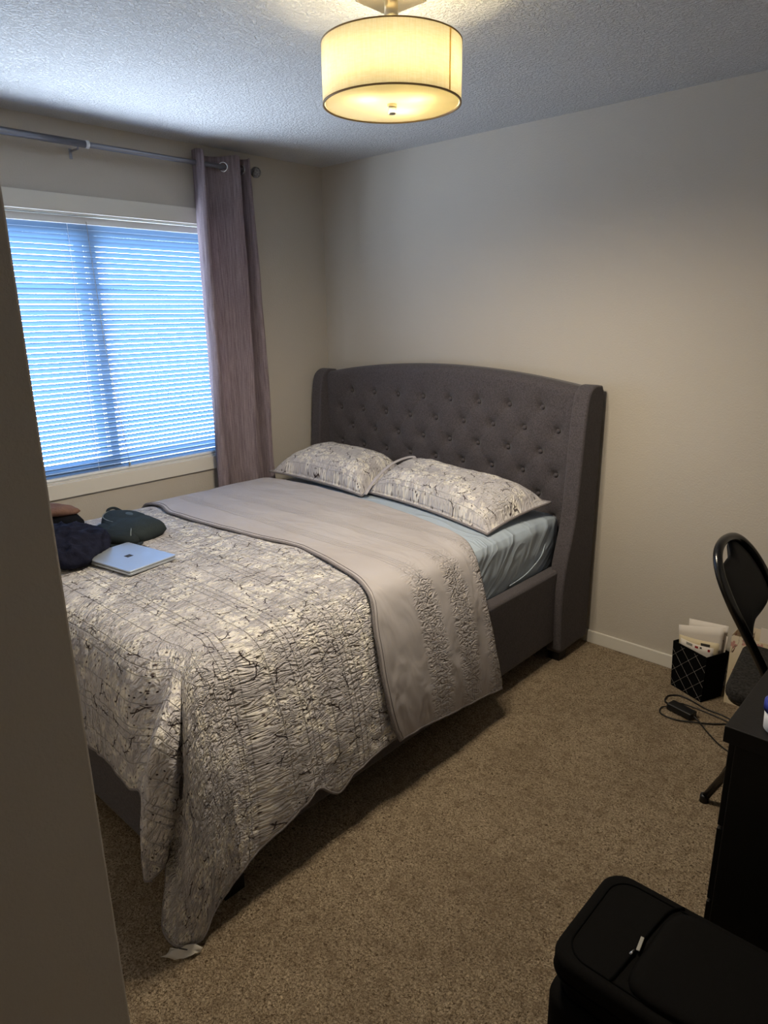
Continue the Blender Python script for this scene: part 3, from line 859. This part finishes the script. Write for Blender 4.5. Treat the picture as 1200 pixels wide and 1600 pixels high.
# turned back panel (grey reverse side)
def lerp_tab(tab, x):
    for (a_, va), (b_, vb) in zip(tab, tab[1:]):
        if x <= b_: return va+(vb-va)*max(0, (x-a_))/(b_-a_)
    return tab[-1][1]
path = [(.108, .600), (.120, .665), (.150, .705), (.21, .732), (.4, .738), (.7, .742), (.96, .743), (1.25, .742), (1.5, .738), (1.655, .734), (1.735, .724), (1.797, .685), (1.850, .560), (1.886, .42), (1.905, .31), (1.913, .22), (1.915, .165)]
pd = catmull([(a_, 0, b_) for a_, b_ in path], 14)
acc = [0]
for a_, b_ in zip(pd, pd[1:]): acc.append(acc[-1]+(b_-a_).length)
s0_ = next(i for i, p in enumerate(pd) if p.x > .21); TOT = acc[-1]
def s_of_x(x):
    for i, p in enumerate(pd):
        if p.x >= x: return acc[i]
    return TOT
HE = [(0, -.69), (s_of_x(.15), -.690), (s_of_x(.6), -.662), (s_of_x(1.1), -.715), (s_of_x(1.55), -.795), (s_of_x(1.70), -.85), (s_of_x(1.797), -.915), (s_of_x(1.86), -.925), (s_of_x(1.90), -.91), (TOT, -.872)]
FE = [(0, -1.42), (s_of_x(.15), -1.425), (s_of_x(.30), -1.41), (s_of_x(.43), -1.455), (s_of_x(.85), -1.440), (s_of_x(1.05), -1.418), (s_of_x(1.27), -1.375), (s_of_x(1.42), -1.405), (s_of_x(1.655), -1.452), (s_of_x(1.75), -1.485), (s_of_x(1.83), -1.535), (s_of_x(1.88), -1.552), (s_of_x(1.905), -1.545), (TOT-.02, -1.515), (TOT, -1.49)]
def smooth_tab(tab, x):
    return (lerp_tab(tab, x-.03)+lerp_tab(tab, x)+lerp_tab(tab, x+.03))/3
HEMB = [(-.87, .135), (-1.0, .155), (-1.195, .183), (-1.40, .208), (-1.49, .212)]
Pb = []; Ub = []; NB = 84
for i, p in enumerate(pd):
    y0, y1 = smooth_tab(HE, acc[i]), smooth_tab(FE, acc[i])
    row = []; uvr = []
    for k in range(NB+1):
        t = k/NB; y = y0+(y1-y0)*t
        z = p.z; x = p.x
        down = max(0, min(1, (p.z-.68)/(.165-.68))) if p.x > 1.79 else 0
        if down > 0:      # follow the wavy hem
            zh = lerp_tab([(-a_, b_) for a_, b_ in HEMB], -y); z = .68+(zh-.68)*down
            x += down*(.008*noise.noise(Vector((y*7, z*1.2, 6)))+.004*noise.noise(Vector((y*20+z*8, z*2, 2))))
            x += .008*math.exp(-((t-1)/.02)**2)*0
        else:
            z += .004*noise.noise(Vector((x*5, y*5, 1)))+.0016*noise.noise(Vector((x*14, y*14, 4)))
        # turned edge is rounded thicker at the head end
        edge = math.exp(-(t/.012)**2)
        if p.x < 1.79: z -= .010*edge
        row.append(Vector((x, y, z))); uvr.append((x if p.x < 1.66 else 1.66+(acc[i]-s_of_x(1.66)), y))
    Pb.append(row); Ub.append(uvr)
bd = grid_mesh('turned_back_panel', Pb, M_band, None, Ub)
bd['label'] = 'plain warm grey reverse side of the quilt, folded back'
md = bd.modifiers.new('thickness', 'SOLIDIFY'); md.thickness = .007; md.offset = 0
part(bd, quilt)
edge = [r[-1] for r in Pb]+[Pb[-1][k] for k in range(NB-1, -1, -1)]
o = tube('edge_binding', edge, .0058, M_bind, None, 8); o.parent = bd
st = [r[-3]+Vector((.004 if r[-3].x > 1.79 else 0, 0, .0042 if r[-3].x < 1.79 else 0)) for r in Pb]
o = tube('edge_stitching', st, .0012, simple('dark_grey_thread', (92, 88, 88), .8), None, 5); o.parent = bd

# ------------------------------------------------------------------ pillows
def pillow(label, A, B, C_, D, h, seed, zc, name='pillow'):
    """A,B,C_,D corners (front-left, front-right, back-right, back-left) as 3D points; h = rise at the crown"""
    t = thing(name, label, 'pillow', tuple((Vector(A)+Vector(B)+Vector(C_)+Vector(D))/4), 'floral pillows at the head of the bed')
    A, B, C_, D = map(Vector, (A, B, C_, D)); n = 56
    ctr = (A+B+C_+D)/4
    def base(u, v):
        p = (A*(1-u)+B*u)*(1-v)+(D*(1-u)+C_*u)*v
        # sides bow inwards between the corners
        a_, b_ = 2*u-1, 2*v-1
        k = .028*(1-a_*a_)*(abs(b_)**3); k2 = .022*(1-b_*b_)*(abs(a_)**3)
        p2 = p+(ctr-p).normalized()*0
        dv = (D-A+C_-B).normalized(); du = (B-A+C_-D).normalized()
        return p-dv*k*math.copysign(1, b_)-du*k2*math.copysign(1, a_)
    fl = .035
    def zz(u, v, side):
        a_, b_ = abs(2*u-1), abs(2*v-1)
        a_ = min(1, a_/(1-fl*1.1)); b_ = min(1, b_/(1-fl*2))
        f = (max(0, 1-a_**4)*max(0, 1-b_**3.4))**.48
        s = Vector((u*4, v*3, seed))
        w = f*(1+.10*noise.noise(s))+.02*f*noise.noise(s*3)
        return w
    for side, nm in ((1, 'sham_front'), (-1, 'sham_back')):
        P = []; U = []
        for i in range(n+1):
            row = []; ur = []
            for j in range(n+1):
                u, v = i/n, j/n; p = base(u, v)
                f = zz(u, v, side)
                z = p.z+(h*.80*f if side > 0 else -h*.20*f)
                e = max(abs(2*u-1), abs(2*v-1))
                z += .004*noise.noise(Vector((p.x*22, p.y*22, seed)))*(1 if side > 0 else 0)
                if side < 0: z -= .002
                row.append(Vector((p.x, p.y, z))); ur.append((u*.72+seed*.37, v*.52))
            P.append(row); U.append(ur)
        part(grid_mesh(nm, P, M_sham, None, U), t)
    E_ = [base(k/n, 0) for k in range(n)]+[base(1, k/n) for k in range(n)]+[base(1-k/n, 1) for k in range(n)]+[base(0, 1-k/n) for k in range(n)]
    part(tube('piping', E_, .0055, M_bind, None, 8, True), t)
    return t
pillow('plump floral pillow nearest the window and the curtain', (.165, -.640, .752), (.865, -.60, .715), (.80, -.19, .775), (.195, -.19, .79), .165, 1, 0)
pillow('plump floral pillow on the side away from the window', (.83, -.535, .720), (1.700, -.69, .706), (1.735, -.225, .755), (.80, -.19, .80), .150, 2, 0)
fl_ = tube('flange_fold', catmull([(.89, -.60, .728), (.868, -.50, .785), (.862, -.38, .838), (.872, -.28, .860), (.905, -.235, .866), (.93, -.26, .852)], 6), .010, simple('grey_flange_cloth', (184, 180, 184), .9, 0, .1, (120, .002)), None, 10, False, .45)
part(fl_, bpy.data.objects['pillow.001'])
# ------------------------------------------------------------------ things on the bed
ZB_ = .733
# laptop
lap = thing('laptop', 'closed silver laptop lying on the quilt beside the navy clothing', 'laptop', (.900, -1.890, ZB_+.002))
lap.rotation_euler = (0, 0, math.radians(9))
def lbox(nm, m, x0, x1, y0, y1, z0, z1, bev, r=.0):
    o = box(nm, m, lap, x0, x1, y0, y1, z0, z1, bev, 2, False); return o
def rr(bm, hx, hy, r, z0, z1, bev=0.0, cx=0, cy=0, n=6):
    pts = []
    for sx, sy, a0 in ((1, 1, 0), (-1, 1, 90), (-1, -1, 180), (1, -1, 270)):
        for k in range(n+1):
            a_ = math.radians(a0+90*k/n); pts.append((cx+sx*(hx-r)+r*math.cos(a_), cy+sy*(hy-r)+r*math.sin(a_), z0))
    extrude_poly(bm, pts, (0, 0, z1-z0), bev, 3)
bm = bmesh.new(); rr(bm, .145, .104, .010, 0, .0095, .002); obj('base', bm, M_silver, lap)
bm = bmesh.new(); rr(bm, .1445, .1035, .010, .0095, .0110); obj('seam', bm, M_alu_dark, lap)
bm = bmesh.new(); rr(bm, .145, .104, .010, .0110, .0170, .0018); lid = obj('lid', bm, M_silver, lap)
bm = bmesh.new()
for ix in (0, 1):
    for iy in (0, 1): add_box(bm, -.013+ix*.0135, -.0005+ix*.0135, -.013+iy*.0135, -.0005+iy*.0135, .0169, .0174)
obj('logo', bm, M_ink, lid)
# backpack lying flat
bp = thing('backpack', 'dark slate backpack lying flat on the quilt near the window', 'backpack', (.50, -1.70, ZB_))
body = inflate('body', [(.375, -1.72), (.41, -1.665), (.52, -1.625), (.64, -1.605), (.715, -1.625), (.738, -1.69), (.745, -1.76), (.69, -1.81), (.63, -1.842), (.54, -1.815), (.43, -1.765)], ZB_, .072, M_bag, None, 18, 3.2, .42, .007, 9, 3, False, (-.04, .02), .35)
part(body, bp)
pk = inflate('front_pocket', [(.50, -1.82), (.56, -1.845), (.65, -1.870), (.72, -1.835), (.765, -1.785), (.715, -1.745), (.62, -1.745), (.53, -1.765)], ZB_, .054, M_bag2, None, 12, 3.0, .4, .005, 14, 5, False, (-.04, 0), .4)
part(pk, bp)
fp = inflate('top_flap', [(.44, -1.735), (.475, -1.675), (.54, -1.645), (.62, -1.65), (.65, -1.70), (.60, -1.745), (.50, -1.765)], ZB_+.052, .026, M_bag, None, 10, 3.0, .5, .003, 12, 8, False, (-.04, .02), .4)
part(fp, bp)
lg = inflate('logo_patch', [(.525, -1.692), (.555, -1.683), (.582, -1.692), (.584, -1.704), (.555, -1.712), (.527, -1.706)], ZB_+.074, .005, M_logo, None, 6, 3, .5, 0, 1, 0, False, (-.04, .02))
part(lg, bp)
part(tube('flap_piping', catmull([(.425, -1.70, ZB_+.070), (.43, -1.745, ZB_+.066), (.48, -1.780, ZB_+.064), (.55, -1.785, ZB_+.062), (.62, -1.765, ZB_+.062), (.665, -1.72, ZB_+.064)], 8), .0022, M_piping_grey, None, 6), bp)
part(tube('side_piping', catmull([(.640, -1.725, ZB_+.068), (.680, -1.755, ZB_+.062), (.725, -1.785, ZB_+.048), (.750, -1.800, ZB_+.022)], 6), .0020, M_piping_grey, None, 6), bp)
part(tube('carry_handle', catmull([(.40, -1.72, ZB_+.045), (.375, -1.705, ZB_+.062), (.385, -1.68, ZB_+.066), (.43, -1.665, ZB_+.052)], 8), .0075, M_bag2, None, 8, False, .5), bp)
part(tube('shoulder_strap', catmull([(.58, -1.865, ZB_+.014), (.66, -1.885, ZB_+.012), (.74, -1.855, ZB_+.012), (.785, -1.800, ZB_+.012), (.765, -1.765, ZB_+.010)], 8), .010, M_bag2, None, 8, False, .5), bp)
# navy clothing
nv = inflate('clothing_heap', [(.46, -2.16), (.62, -2.175), (.76, -2.145), (.845, -2.095), (.865, -2.03), (.80, -1.975), (.775, -1.92), (.73, -1.885), (.66, -1.875), (.60, -1.885), (.52, -1.915), (.45, -1.98), (.42, -2.08)], ZB_+.002, .085, M_navy, None, 30, 2.6, .5, .040, 11, 11, True, (0, 0), .3)
tag(nv, 'crumpled navy clothing heaped on the quilt against the laptop', 'clothing')
# black roll and brown pouch
rl = tube('rolled_garment', [(.20, -1.98, ZB_+.043), (.25, -1.955, ZB_+.043), (.34, -1.905, ZB_+.044), (.40, -1.865, ZB_+.043), (.425, -1.850, ZB_+.043)], [.028, .041, .043, .040, .020], M_dark, None, 20)
tag(rl, 'black rolled garment under the brown pouch, behind the navy clothing', 'clothing')
br = inflate('soft_pouch', [(.16, -2.01), (.26, -2.015), (.36, -1.95), (.415, -1.875), (.400, -1.84), (.32, -1.86), (.24, -1.89), (.16, -1.94)], ZB_+.078, .040, M_brown, None, 12, 2.6, .5, .010, 14, 6, False, (0, 0), .35)
tag(br, 'dusty brown soft pouch lying on top of the black rolled garment', 'pouch')

# ------------------------------------------------------------------ things by the wall, right
bin_ = thing('paper_bin', 'black box with silver diamond stitching, full of papers, by the wall', 'storage box', (2.44, -.13, 0))
bin_.rotation_euler = (0, 0, math.radians(-23.2))
def frustum(bm, hx, hy, fx, fy, z0, z1, th):
    def ring(ax, ay, z): return [bm.verts.new(p) for p in ((-ax, -ay, z), (ax, -ay, z), (ax, ay, z), (-ax, ay, z))]
    a_ = ring(hx, hy, z0); b_ = ring(fx, fy, z1); c_ = ring(fx-th, fy-th, z1); d_ = ring(hx-th, hy-th, z0+th)
    for A_, B_ in ((a_, b_), (b_, c_), (c_, d_)):
        for k in range(4): bm.faces.new((A_[k], A_[(k+1) % 4], B_[(k+1) % 4], B_[k]))
    bm.faces.new(a_[::-1]); bm.faces.new(d_)
    bmesh.ops.recalc_face_normals(bm, faces=bm.faces)
bm = bmesh.new(); frustum(bm, .083, .060, .090, .066, 0, .215, .005)
obj('box_body', bm, M_black_piping, bin_)
def seg_on(bm, a_, b_, side):
    """line on the front (side 0) or left face (side 1), a,b = (s in -1..1, z)"""
    def w3(s, z):
        f = z/.215
        if side == 0: return (s*(.083+.007*f), -(.060+.006*f)-.0006, z)
        return (-(.083+.007*f)-.0006, s*(.060+.006*f), z)
    add_tube(bm, [w3(*a_), w3(*b_)], .0007, 4)
for side, k in ((0, 1.0),):
    bm = bmesh.new(); dz = .072
    for i in range(-6, 8):
        z0 = i*dz
        for sl in (1, -1):
            pts = []
            # line z = z0 + sl*(s+1)*.075
            lo, hi = -1.0, 1.0
            f = lambda s: (z0+(s+1)*.090) if sl == 1 else (z0+.18-(s+1)*.090)
            S = [s_/60-1 for s_ in range(121) if .004 < f(s_/60-1) < .208]
            if len(S) > 3: seg_on(bm, (S[0], f(S[0])), (S[-1], f(S[-1])), side)
    obj('diamond_stitching', bm, M_quiltline, bin_)
BINM = Matrix.Translation((2.44, -.13, 0)) @ Matrix.Rotation(math.radians(-23.2), 4, 'Z')
def paper(name, label, m, BL, BR, TR, TL, th=.0015, bow=0.0, prints=()):
    BL, BR, TR, TL = [Vector(p) for p in (BL, BR, TR, TL)]
    def at(u, v, off=0.0):
        p = (BL*(1-u)+BR*u)*(1-v)+(TL*(1-u)+TR*u)*v
        n_ = (BR-BL).cross(TL-BL).normalized()      # towards -y of the box
        return BINM @ (p+n_*(bow*math.sin(PI*u)*v+off))
    P = [[at(i/10, j/8) for j in range(9)] for i in range(11)]
    o = grid_mesh(name, P, m, None); md = o.modifiers.new('thickness', 'SOLIDIFY'); md.thickness = th; md.offset = 0
    for (u0, u1, v0, v1, mm) in prints:
        Q = [[at(u0+(u1-u0)*i/4, v0+(v1-v0)*j/4, th*.5+.0008) for j in range(5)] for i in range(5)]
        grid_mesh('print', Q, mm, o)
    return tag(o, label, 'paper')
paper('paper_sheet', 'tall white sheet at the back of the papers in the diamond box', M_paper, (-.06, .0, .012), (.07, .045, .012), (.082, .052, .332), (-.068, -.008, .318))
paper('paper_sheet', 'large white sheet leaning in front of the tallest sheet', M_paper, (-.072, -.022, .012), (.070, .030, .012), (.080, .032, .328), (-.092, -.040, .285), .002, .004)
paper('envelope', 'cream envelope with a dark window in the diamond box', M_paper2, (-.070, -.034, .012), (.070, .012, .012), (.084, .006, .262), (-.078, -.046, .246), .002, .010, ((.58, .80, .90, .955, M_ink),))
paper('leaflet', 'white leaflet with red and grey print in the diamond box', M_paper, (-.060, -.040, .012), (.070, -.010, .012), (.080, -.020, .244), (-.066, -.050, .236), .002, .014,
      ((.22, .42, .93, .985, M_grey_light), (.50, .60, .925, .97, M_red), (.86, .92, .91, .96, M_red), (.64, .70, .94, .975, M_ink)))
paper('letter', 'narrow folded white letter at the box edge by the floral bag', M_paper, (.035, .040, .012), (.072, .045, .012), (.086, .050, .285), (.040, .044, .306), .003, .0, ((.3, .7, .88, .90, M_ink),))

gb = thing('gift_bag', 'cream paper gift bag printed with pink blossom sprays, against the wall', 'gift bag', (2.66, -.085, 0))
def bagmat():
    m, nt = mat('blossom_paper'); g = G(nt); o = g.obj()
    s = g.sep(o); fl = g.comb(g.m('ADD', s[0], s[1]), s[2], 0.0)
    v = g.n('ShaderNodeTexVoronoi', voronoi_dimensions='2D'); g.put(v.inputs['Vector'], fl); v.inputs['Scale'].default_value = 17
    loc_ = g.vm('SUBTRACT', fl, v.outputs['Position']); r = g.sep(v.outputs['Color']); L = g.vm('LENGTH', loc_, None, 1)
    q_ = g.sep(loc_)
    petal = g.m('MULTIPLY', g.mr(g.m('SUBTRACT', g.m('MULTIPLY', g.m('ADD', .55, g.m('ABSOLUTE', g.m('COSINE', g.m('MULTIPLY', g.m('ARCTAN2', q_[1], q_[0]), 2.5)))), .012), L), -.001, .001), g.mr(r[1], .5, .54))
    wv = g.noise(g.vm('MULTIPLY', fl, (1.4, .5, 1)), 14, 2, .5, .8)
    twig = g.mr(g.m('SUBTRACT', .010, g.m('ABSOLUTE', g.m('SUBTRACT', wv, .5))), 0, .004)
    c = g.mix(g.mr(g.noise(fl, 9, 2), .4, .6), lin(206, 190, 158), lin(216, 202, 176))
    c = g.mix(petal, c, lin(188, 140, 128)); c = g.mix(g.m('MULTIPLY', twig, g.mr(g.noise(fl, 11, 2), .5, .55)), c, lin(82, 58, 48))
    g.out(g.bsdf(c, .7, 0, None, .3)); return m
M_bagp = bagmat()
bm = bmesh.new()
frustum(bm, .098, .062, .100, .064, 0, .315, .0015)
obj('bag_body', bm, M_bagp, gb)
inflate('green_leaf_print', [(-.045, -.0665), (-.03, -.0668), (-.018, -.0665), (-.03, -.0662)], .255, .028, M_green, gb, 4)
cd = thing('price_card', 'white card standing in the mouth of the floral gift bag', 'card', (2.69, -.06, .24))
obj('card_face', (lambda b: (add_box(b, -.045, .05, -.001, .001, 0, .10), b)[1])(bmesh.new()), M_paper, cd)

# power adapter with its cables
ad = thing('power_adapter', 'black power adapter with looped cables lying on the carpet', 'power adapter', (2.462, -.358, 0))
bm = bmesh.new(); add_box(bm, -.055, .055, -.024, .024, .004, .032, .005, 3)
bmesh.ops.rotate(bm, verts=bm.verts, cent=(0, 0, 0), matrix=Matrix.Rotation(math.radians(-14), 3, 'Z'))
obj('adapter_brick', bm, M_black_plastic, ad)
def cable(pts, r=.0028):
    bm = bmesh.new(); add_tube(bm, catmull([(x-2.462, y+.358, z) for x, y, z in pts], 10), r, 8); return obj('cable', bm, M_black_plastic, ad, True)
cable([(2.410, -.345, .018), (2.378, -.318, .008), (2.372, -.262, .005), (2.41, -.228, .005), (2.47, -.240, .005), (2.53, -.262, .005), (2.60, -.268, .005), (2.70, -.300, .005), (2.82, -.33, .005)])
cable([(2.415, -.35, .012), (2.386, -.372, .006), (2.40, -.418, .005), (2.46, -.425, .005), (2.53, -.398, .008), (2.585, -.36, .006), (2.64, -.315, .005), (2.72, -.30, .010), (2.82, -.36, .005)])
cable([(2.516, -.372, .018), (2.545, -.388, .010), (2.60, -.440, .005), (2.66, -.490, .005), (2.74, -.53, .005), (2.84, -.58, .005)])
cable([(2.415, -.335, .020), (2.44, -.288, .006), (2.52, -.285, .005), (2.62, -.30, .005), (2.70, -.325, .005)], .0024)

# folding chair
ch = thing('folding_chair', 'black folding chair with a padded oval back at the desk', 'chair', (2.9, -.72, 0))
TIL = .52     # lean of the back frame: x grows as z falls
def bx(z): return 2.675+(.895-z)*TIL
loop = [(-.600, .02), (-.595, .25), (-.592, .45), (-.588, .62), (-.584, .72), (-.600, .80), (-.640, .860), (-.700, .902), (-.775, .918), (-.850, .914), (-.905, .888), (-.934, .84), (-.938, .77), (-.925, .70), (-.908, .62), (-.897, .54), (-.892, .45), (-.890, .25), (-.890, .02)]
part(tube('back_frame', catmull([(bx(z), y, z) for y, z in loop], 6), .0140, M_black_metal, None, 14), ch)
# padded back filling the frame, a hand slot left open at its upper corner
OP = catmull([(0, y, z) for y, z in [(-.918, .852), (-.870, .862), (-.825, .868), (-.790, .872), (-.768, .890), (-.745, .908), (-.700, .898), (-.645, .852), (-.606, .79), (-.594, .725), (-.625, .694), (-.70, .684), (-.79, .680), (-.850, .664), (-.905, .640), (-.918, .70), (-.930, .78)]], 4, True)
NA = len(OP); oc = Vector((0, -.775, .785)); bm = bmesh.new()
for sgn in (1, -1):
    rings = []
    for k in range(0, 11):
        kk = k/10; ring = []
        for p_ in OP:
            q_ = oc+(p_-oc)*kk
            off = .015*max(0, 1-kk**5)**.5*sgn+.010
            ring.append(bm.verts.new((bx(q_.z)-off*.89, q_.y, q_.z-off*.46)))
        rings.append(ring)
    for A_, B_ in zip(rings, rings[1:]):
        for i in range(NA): bm.faces.new((A_[i], A_[(i+1) % NA], B_[(i+1) % NA], B_[i]))
bmesh.ops.remove_doubles(bm, verts=bm.verts, dist=.0004); bmesh.ops.recalc_face_normals(bm, faces=bm.faces)
part(obj('backrest_pad', bm, M_pad, None, True), ch)
bm = bmesh.new(); rr(bm, .195, .195, .05, .412, .452, .012, 2.905, -.672)
for v in bm.verts: v.co.x += (v.co.y+.672)*-.12
part(obj('seat', bm, M_seat, None, False), ch)
bm = bmesh.new(); rr(bm, .188, .188, .05, .400, .414, .003, 2.907, -.672)
for v in bm.verts: v.co.x += (v.co.y+.672)*-.12
part(obj('seat_pan', bm, M_black_metal, None, False), ch)
for y in (-.845, -.50):
    part(tube('rear_leg', [(2.716, y, .012), (2.80, y, .20), (2.92, y, .40), (3.05, y, .415)], .0125, M_black_metal, None, 12), ch)
    part(lathe('rubber_foot', [(0, 0), (.0145, 0), (.0145, .022), (.0125, .028), (0, .028)], M_black_plastic, None, 16, (2.716, y, 0)), ch)
part(tube('cross_bar', [(2.75, -.845, .09), (2.75, -.50, .09)], .009, M_black_metal, None, 10), ch)
for y in (-.89, -.600):
    part(lathe('rubber_foot', [(0, 0), (.0145, 0), (.0145, .022), (.0125, .028), (0, .028)], M_black_plastic, None, 16, (bx(.02), y, 0)), ch)

# desk
dk = thing('black_desk', 'black desk with a drawer pedestal at the right edge', 'desk', (3.25, -.98, 0))
DX0, DX1, DY0, DY1 = 2.920, 3.58, -1.566, -.40
part(box('desktop', M_black_wood, None, DX0, DX1, DY0, DY1, .702, .742, .002), dk)
part(box('pedestal', M_black_wood, None, DX0+.022, DX1-.02, DY0+.016, -1.16, .03, .702, .002), dk)
part(box('end_panel', M_black_wood, None, DX0+.03, DX1-.02, DY1+.02, DY1+.045, 0, .702, .002), dk)
part(box('back_panel', M_black_wood, None, DX1-.03, DX1-.012, -1.16, DY1+.02, .25, .702, .002), dk)
part(box('plinth', M_black_wood, None, DX0+.036, DX1-.03, DY0+.026, -1.17, 0, .03), dk)
for z0, z1 in ((.05, .255), (.263, .465), (.473, .69)):
    d = part(box('drawer', M_black_wood, None, DX0+.008, DX0+.022, DY0+.022, -1.166, z0, z1, .002), dk)
    h_ = tube('handle', [(DX0-.006, -1.42, (z0+z1)/2), (DX0-.006, -1.31, (z0+z1)/2)], .005, M_black_metal, None, 8)
    h_.parent = d
tb = thing('plastic_tub', 'white plastic tub with a dark blue lid on the black desk', 'tub', (3.020, -1.508, .742))
lathe('tub_body', [(0, 0), (.034, 0), (.038, .004), (.040, .050), (.038, .052), (0, .052)], M_tub, tb, 40)
lathe('tub_lid', [(0, .048), (.0425, .048), (.0425, .066), (.040, .069), (0, .069)], M_blue, tb, 40)

# suitcase
su = thing('suitcase', 'black soft suitcase lying flat on the carpet beside the desk', 'suitcase', (3.02, -1.845, 0))
def soft(nm, hx, hy, r, z0, z1, bev, cx, cy, m=M_black_fabric):
    bm = bmesh.new(); rr(bm, hx, hy, r, z0, z1, bev, cx, cy, 8)
    o = obj(nm, bm, m, None, True); o.modifiers.new('weighted', 'WEIGHTED_NORMAL'); return part(o, su)
SX0, SX1, SY0, SY1 = 2.752, 3.30, -2.000, -1.690
cx, cy, hx, hy = (SX0+SX1)/2, (SY0+SY1)/2, (SX1-SX0)/2, (SY1-SY0)/2
lidp = soft('lid', hx, hy, .055, .298, .352, .016, cx, cy)
soft('gusset', hx-.02, hy-.02, .04, .24, .30, .004, cx, cy)
soft('shell', hx+.002, hy+.004, .055, .035, .250, .022, cx, cy-.004)
def pipe(nm, hx_, hy_, r, z, rad, m=M_black_piping):
    pts = []
    for sx, sy, a0 in ((1, 1, 0), (-1, 1, 90), (-1, -1, 180), (1, -1, 270)):
        for k in range(9):
            a_ = math.radians(a0+90*k/8); pts.append((cx+sx*(hx_-r)+r*math.cos(a_), cy+sy*(hy_-r)+r*math.sin(a_), z))
    o = tube(nm, pts, rad, m, None, 8, True); return part(o, su)
pipe('piping', hx-.026, hy-.026, .05, .3525, .0022)
pipe('piping', hx-.001, hy-.001, .055, .305, .003)
pipe('piping', hx-.014, hy-.014, .05, .250, .0025)
pc = inflate('front_pocket', [(2.925, -1.725), (3.05, -1.715), (3.24, -1.72), (3.26, -1.84), (3.24, -1.96), (3.05, -1.972), (2.915, -1.965), (2.905, -1.84)], .349, .018, M_black_fabric, None, 10, 6, .3, 0, 1, 0)
part(pc, su)
part(tube('zip', catmull([(2.925, -1.706, .355), (2.905, -1.735, .356), (2.895, -1.80, .356), (2.888, -1.89, .356), (2.880, -1.975, .355)], 8), .0028, M_black_piping, None, 8), su)
zp = part(box('zip_pull', M_grey_light, None, -.0035, .0035, -.019, .019, 0, .002, .0008), su)
zp.location = (2.892, -1.862, .360); zp.rotation_euler = (0, 0, math.radians(8)); 
part(tube('zip_slider', [(2.888, -1.884, .360), (2.886, -1.898, .359)], .0028, M_chrome, None, 8), su)
for x in (SX0+.05, SX1-.05):
    for y in (SY0+.05, SY1-.05):
        part(box('foot', M_black_plastic, None, x-.02, x+.02, y-.02, y+.02, 0, .037, .004), su)

# ------------------------------------------------------------------ camera
cam = bpy.data.cameras.new('camera'); co = bpy.data.objects.new('camera', cam); COL.objects.link(co); SC.camera = co
cam.sensor_fit = 'VERTICAL'; cam.sensor_height = 36.0; cam.lens = 36.0*1075/1600; cam.clip_start = .02
R = Matrix(((0.73598476, 0.6768568, -0.01383128), (-0.17891591, 0.21416813, 0.96027137), (0.65292843, -0.70427046, 0.27872493)))
co.matrix_world = Matrix.Translation((3.27031595, -3.02869105, 1.61948308)) @ R.transposed().to_4x4()

vs = SC.view_settings
vs.view_transform = 'Standard'; vs.look = 'None'; vs.exposure = 0.35; vs.gamma = 1.0; vs.use_curve_mapping = False
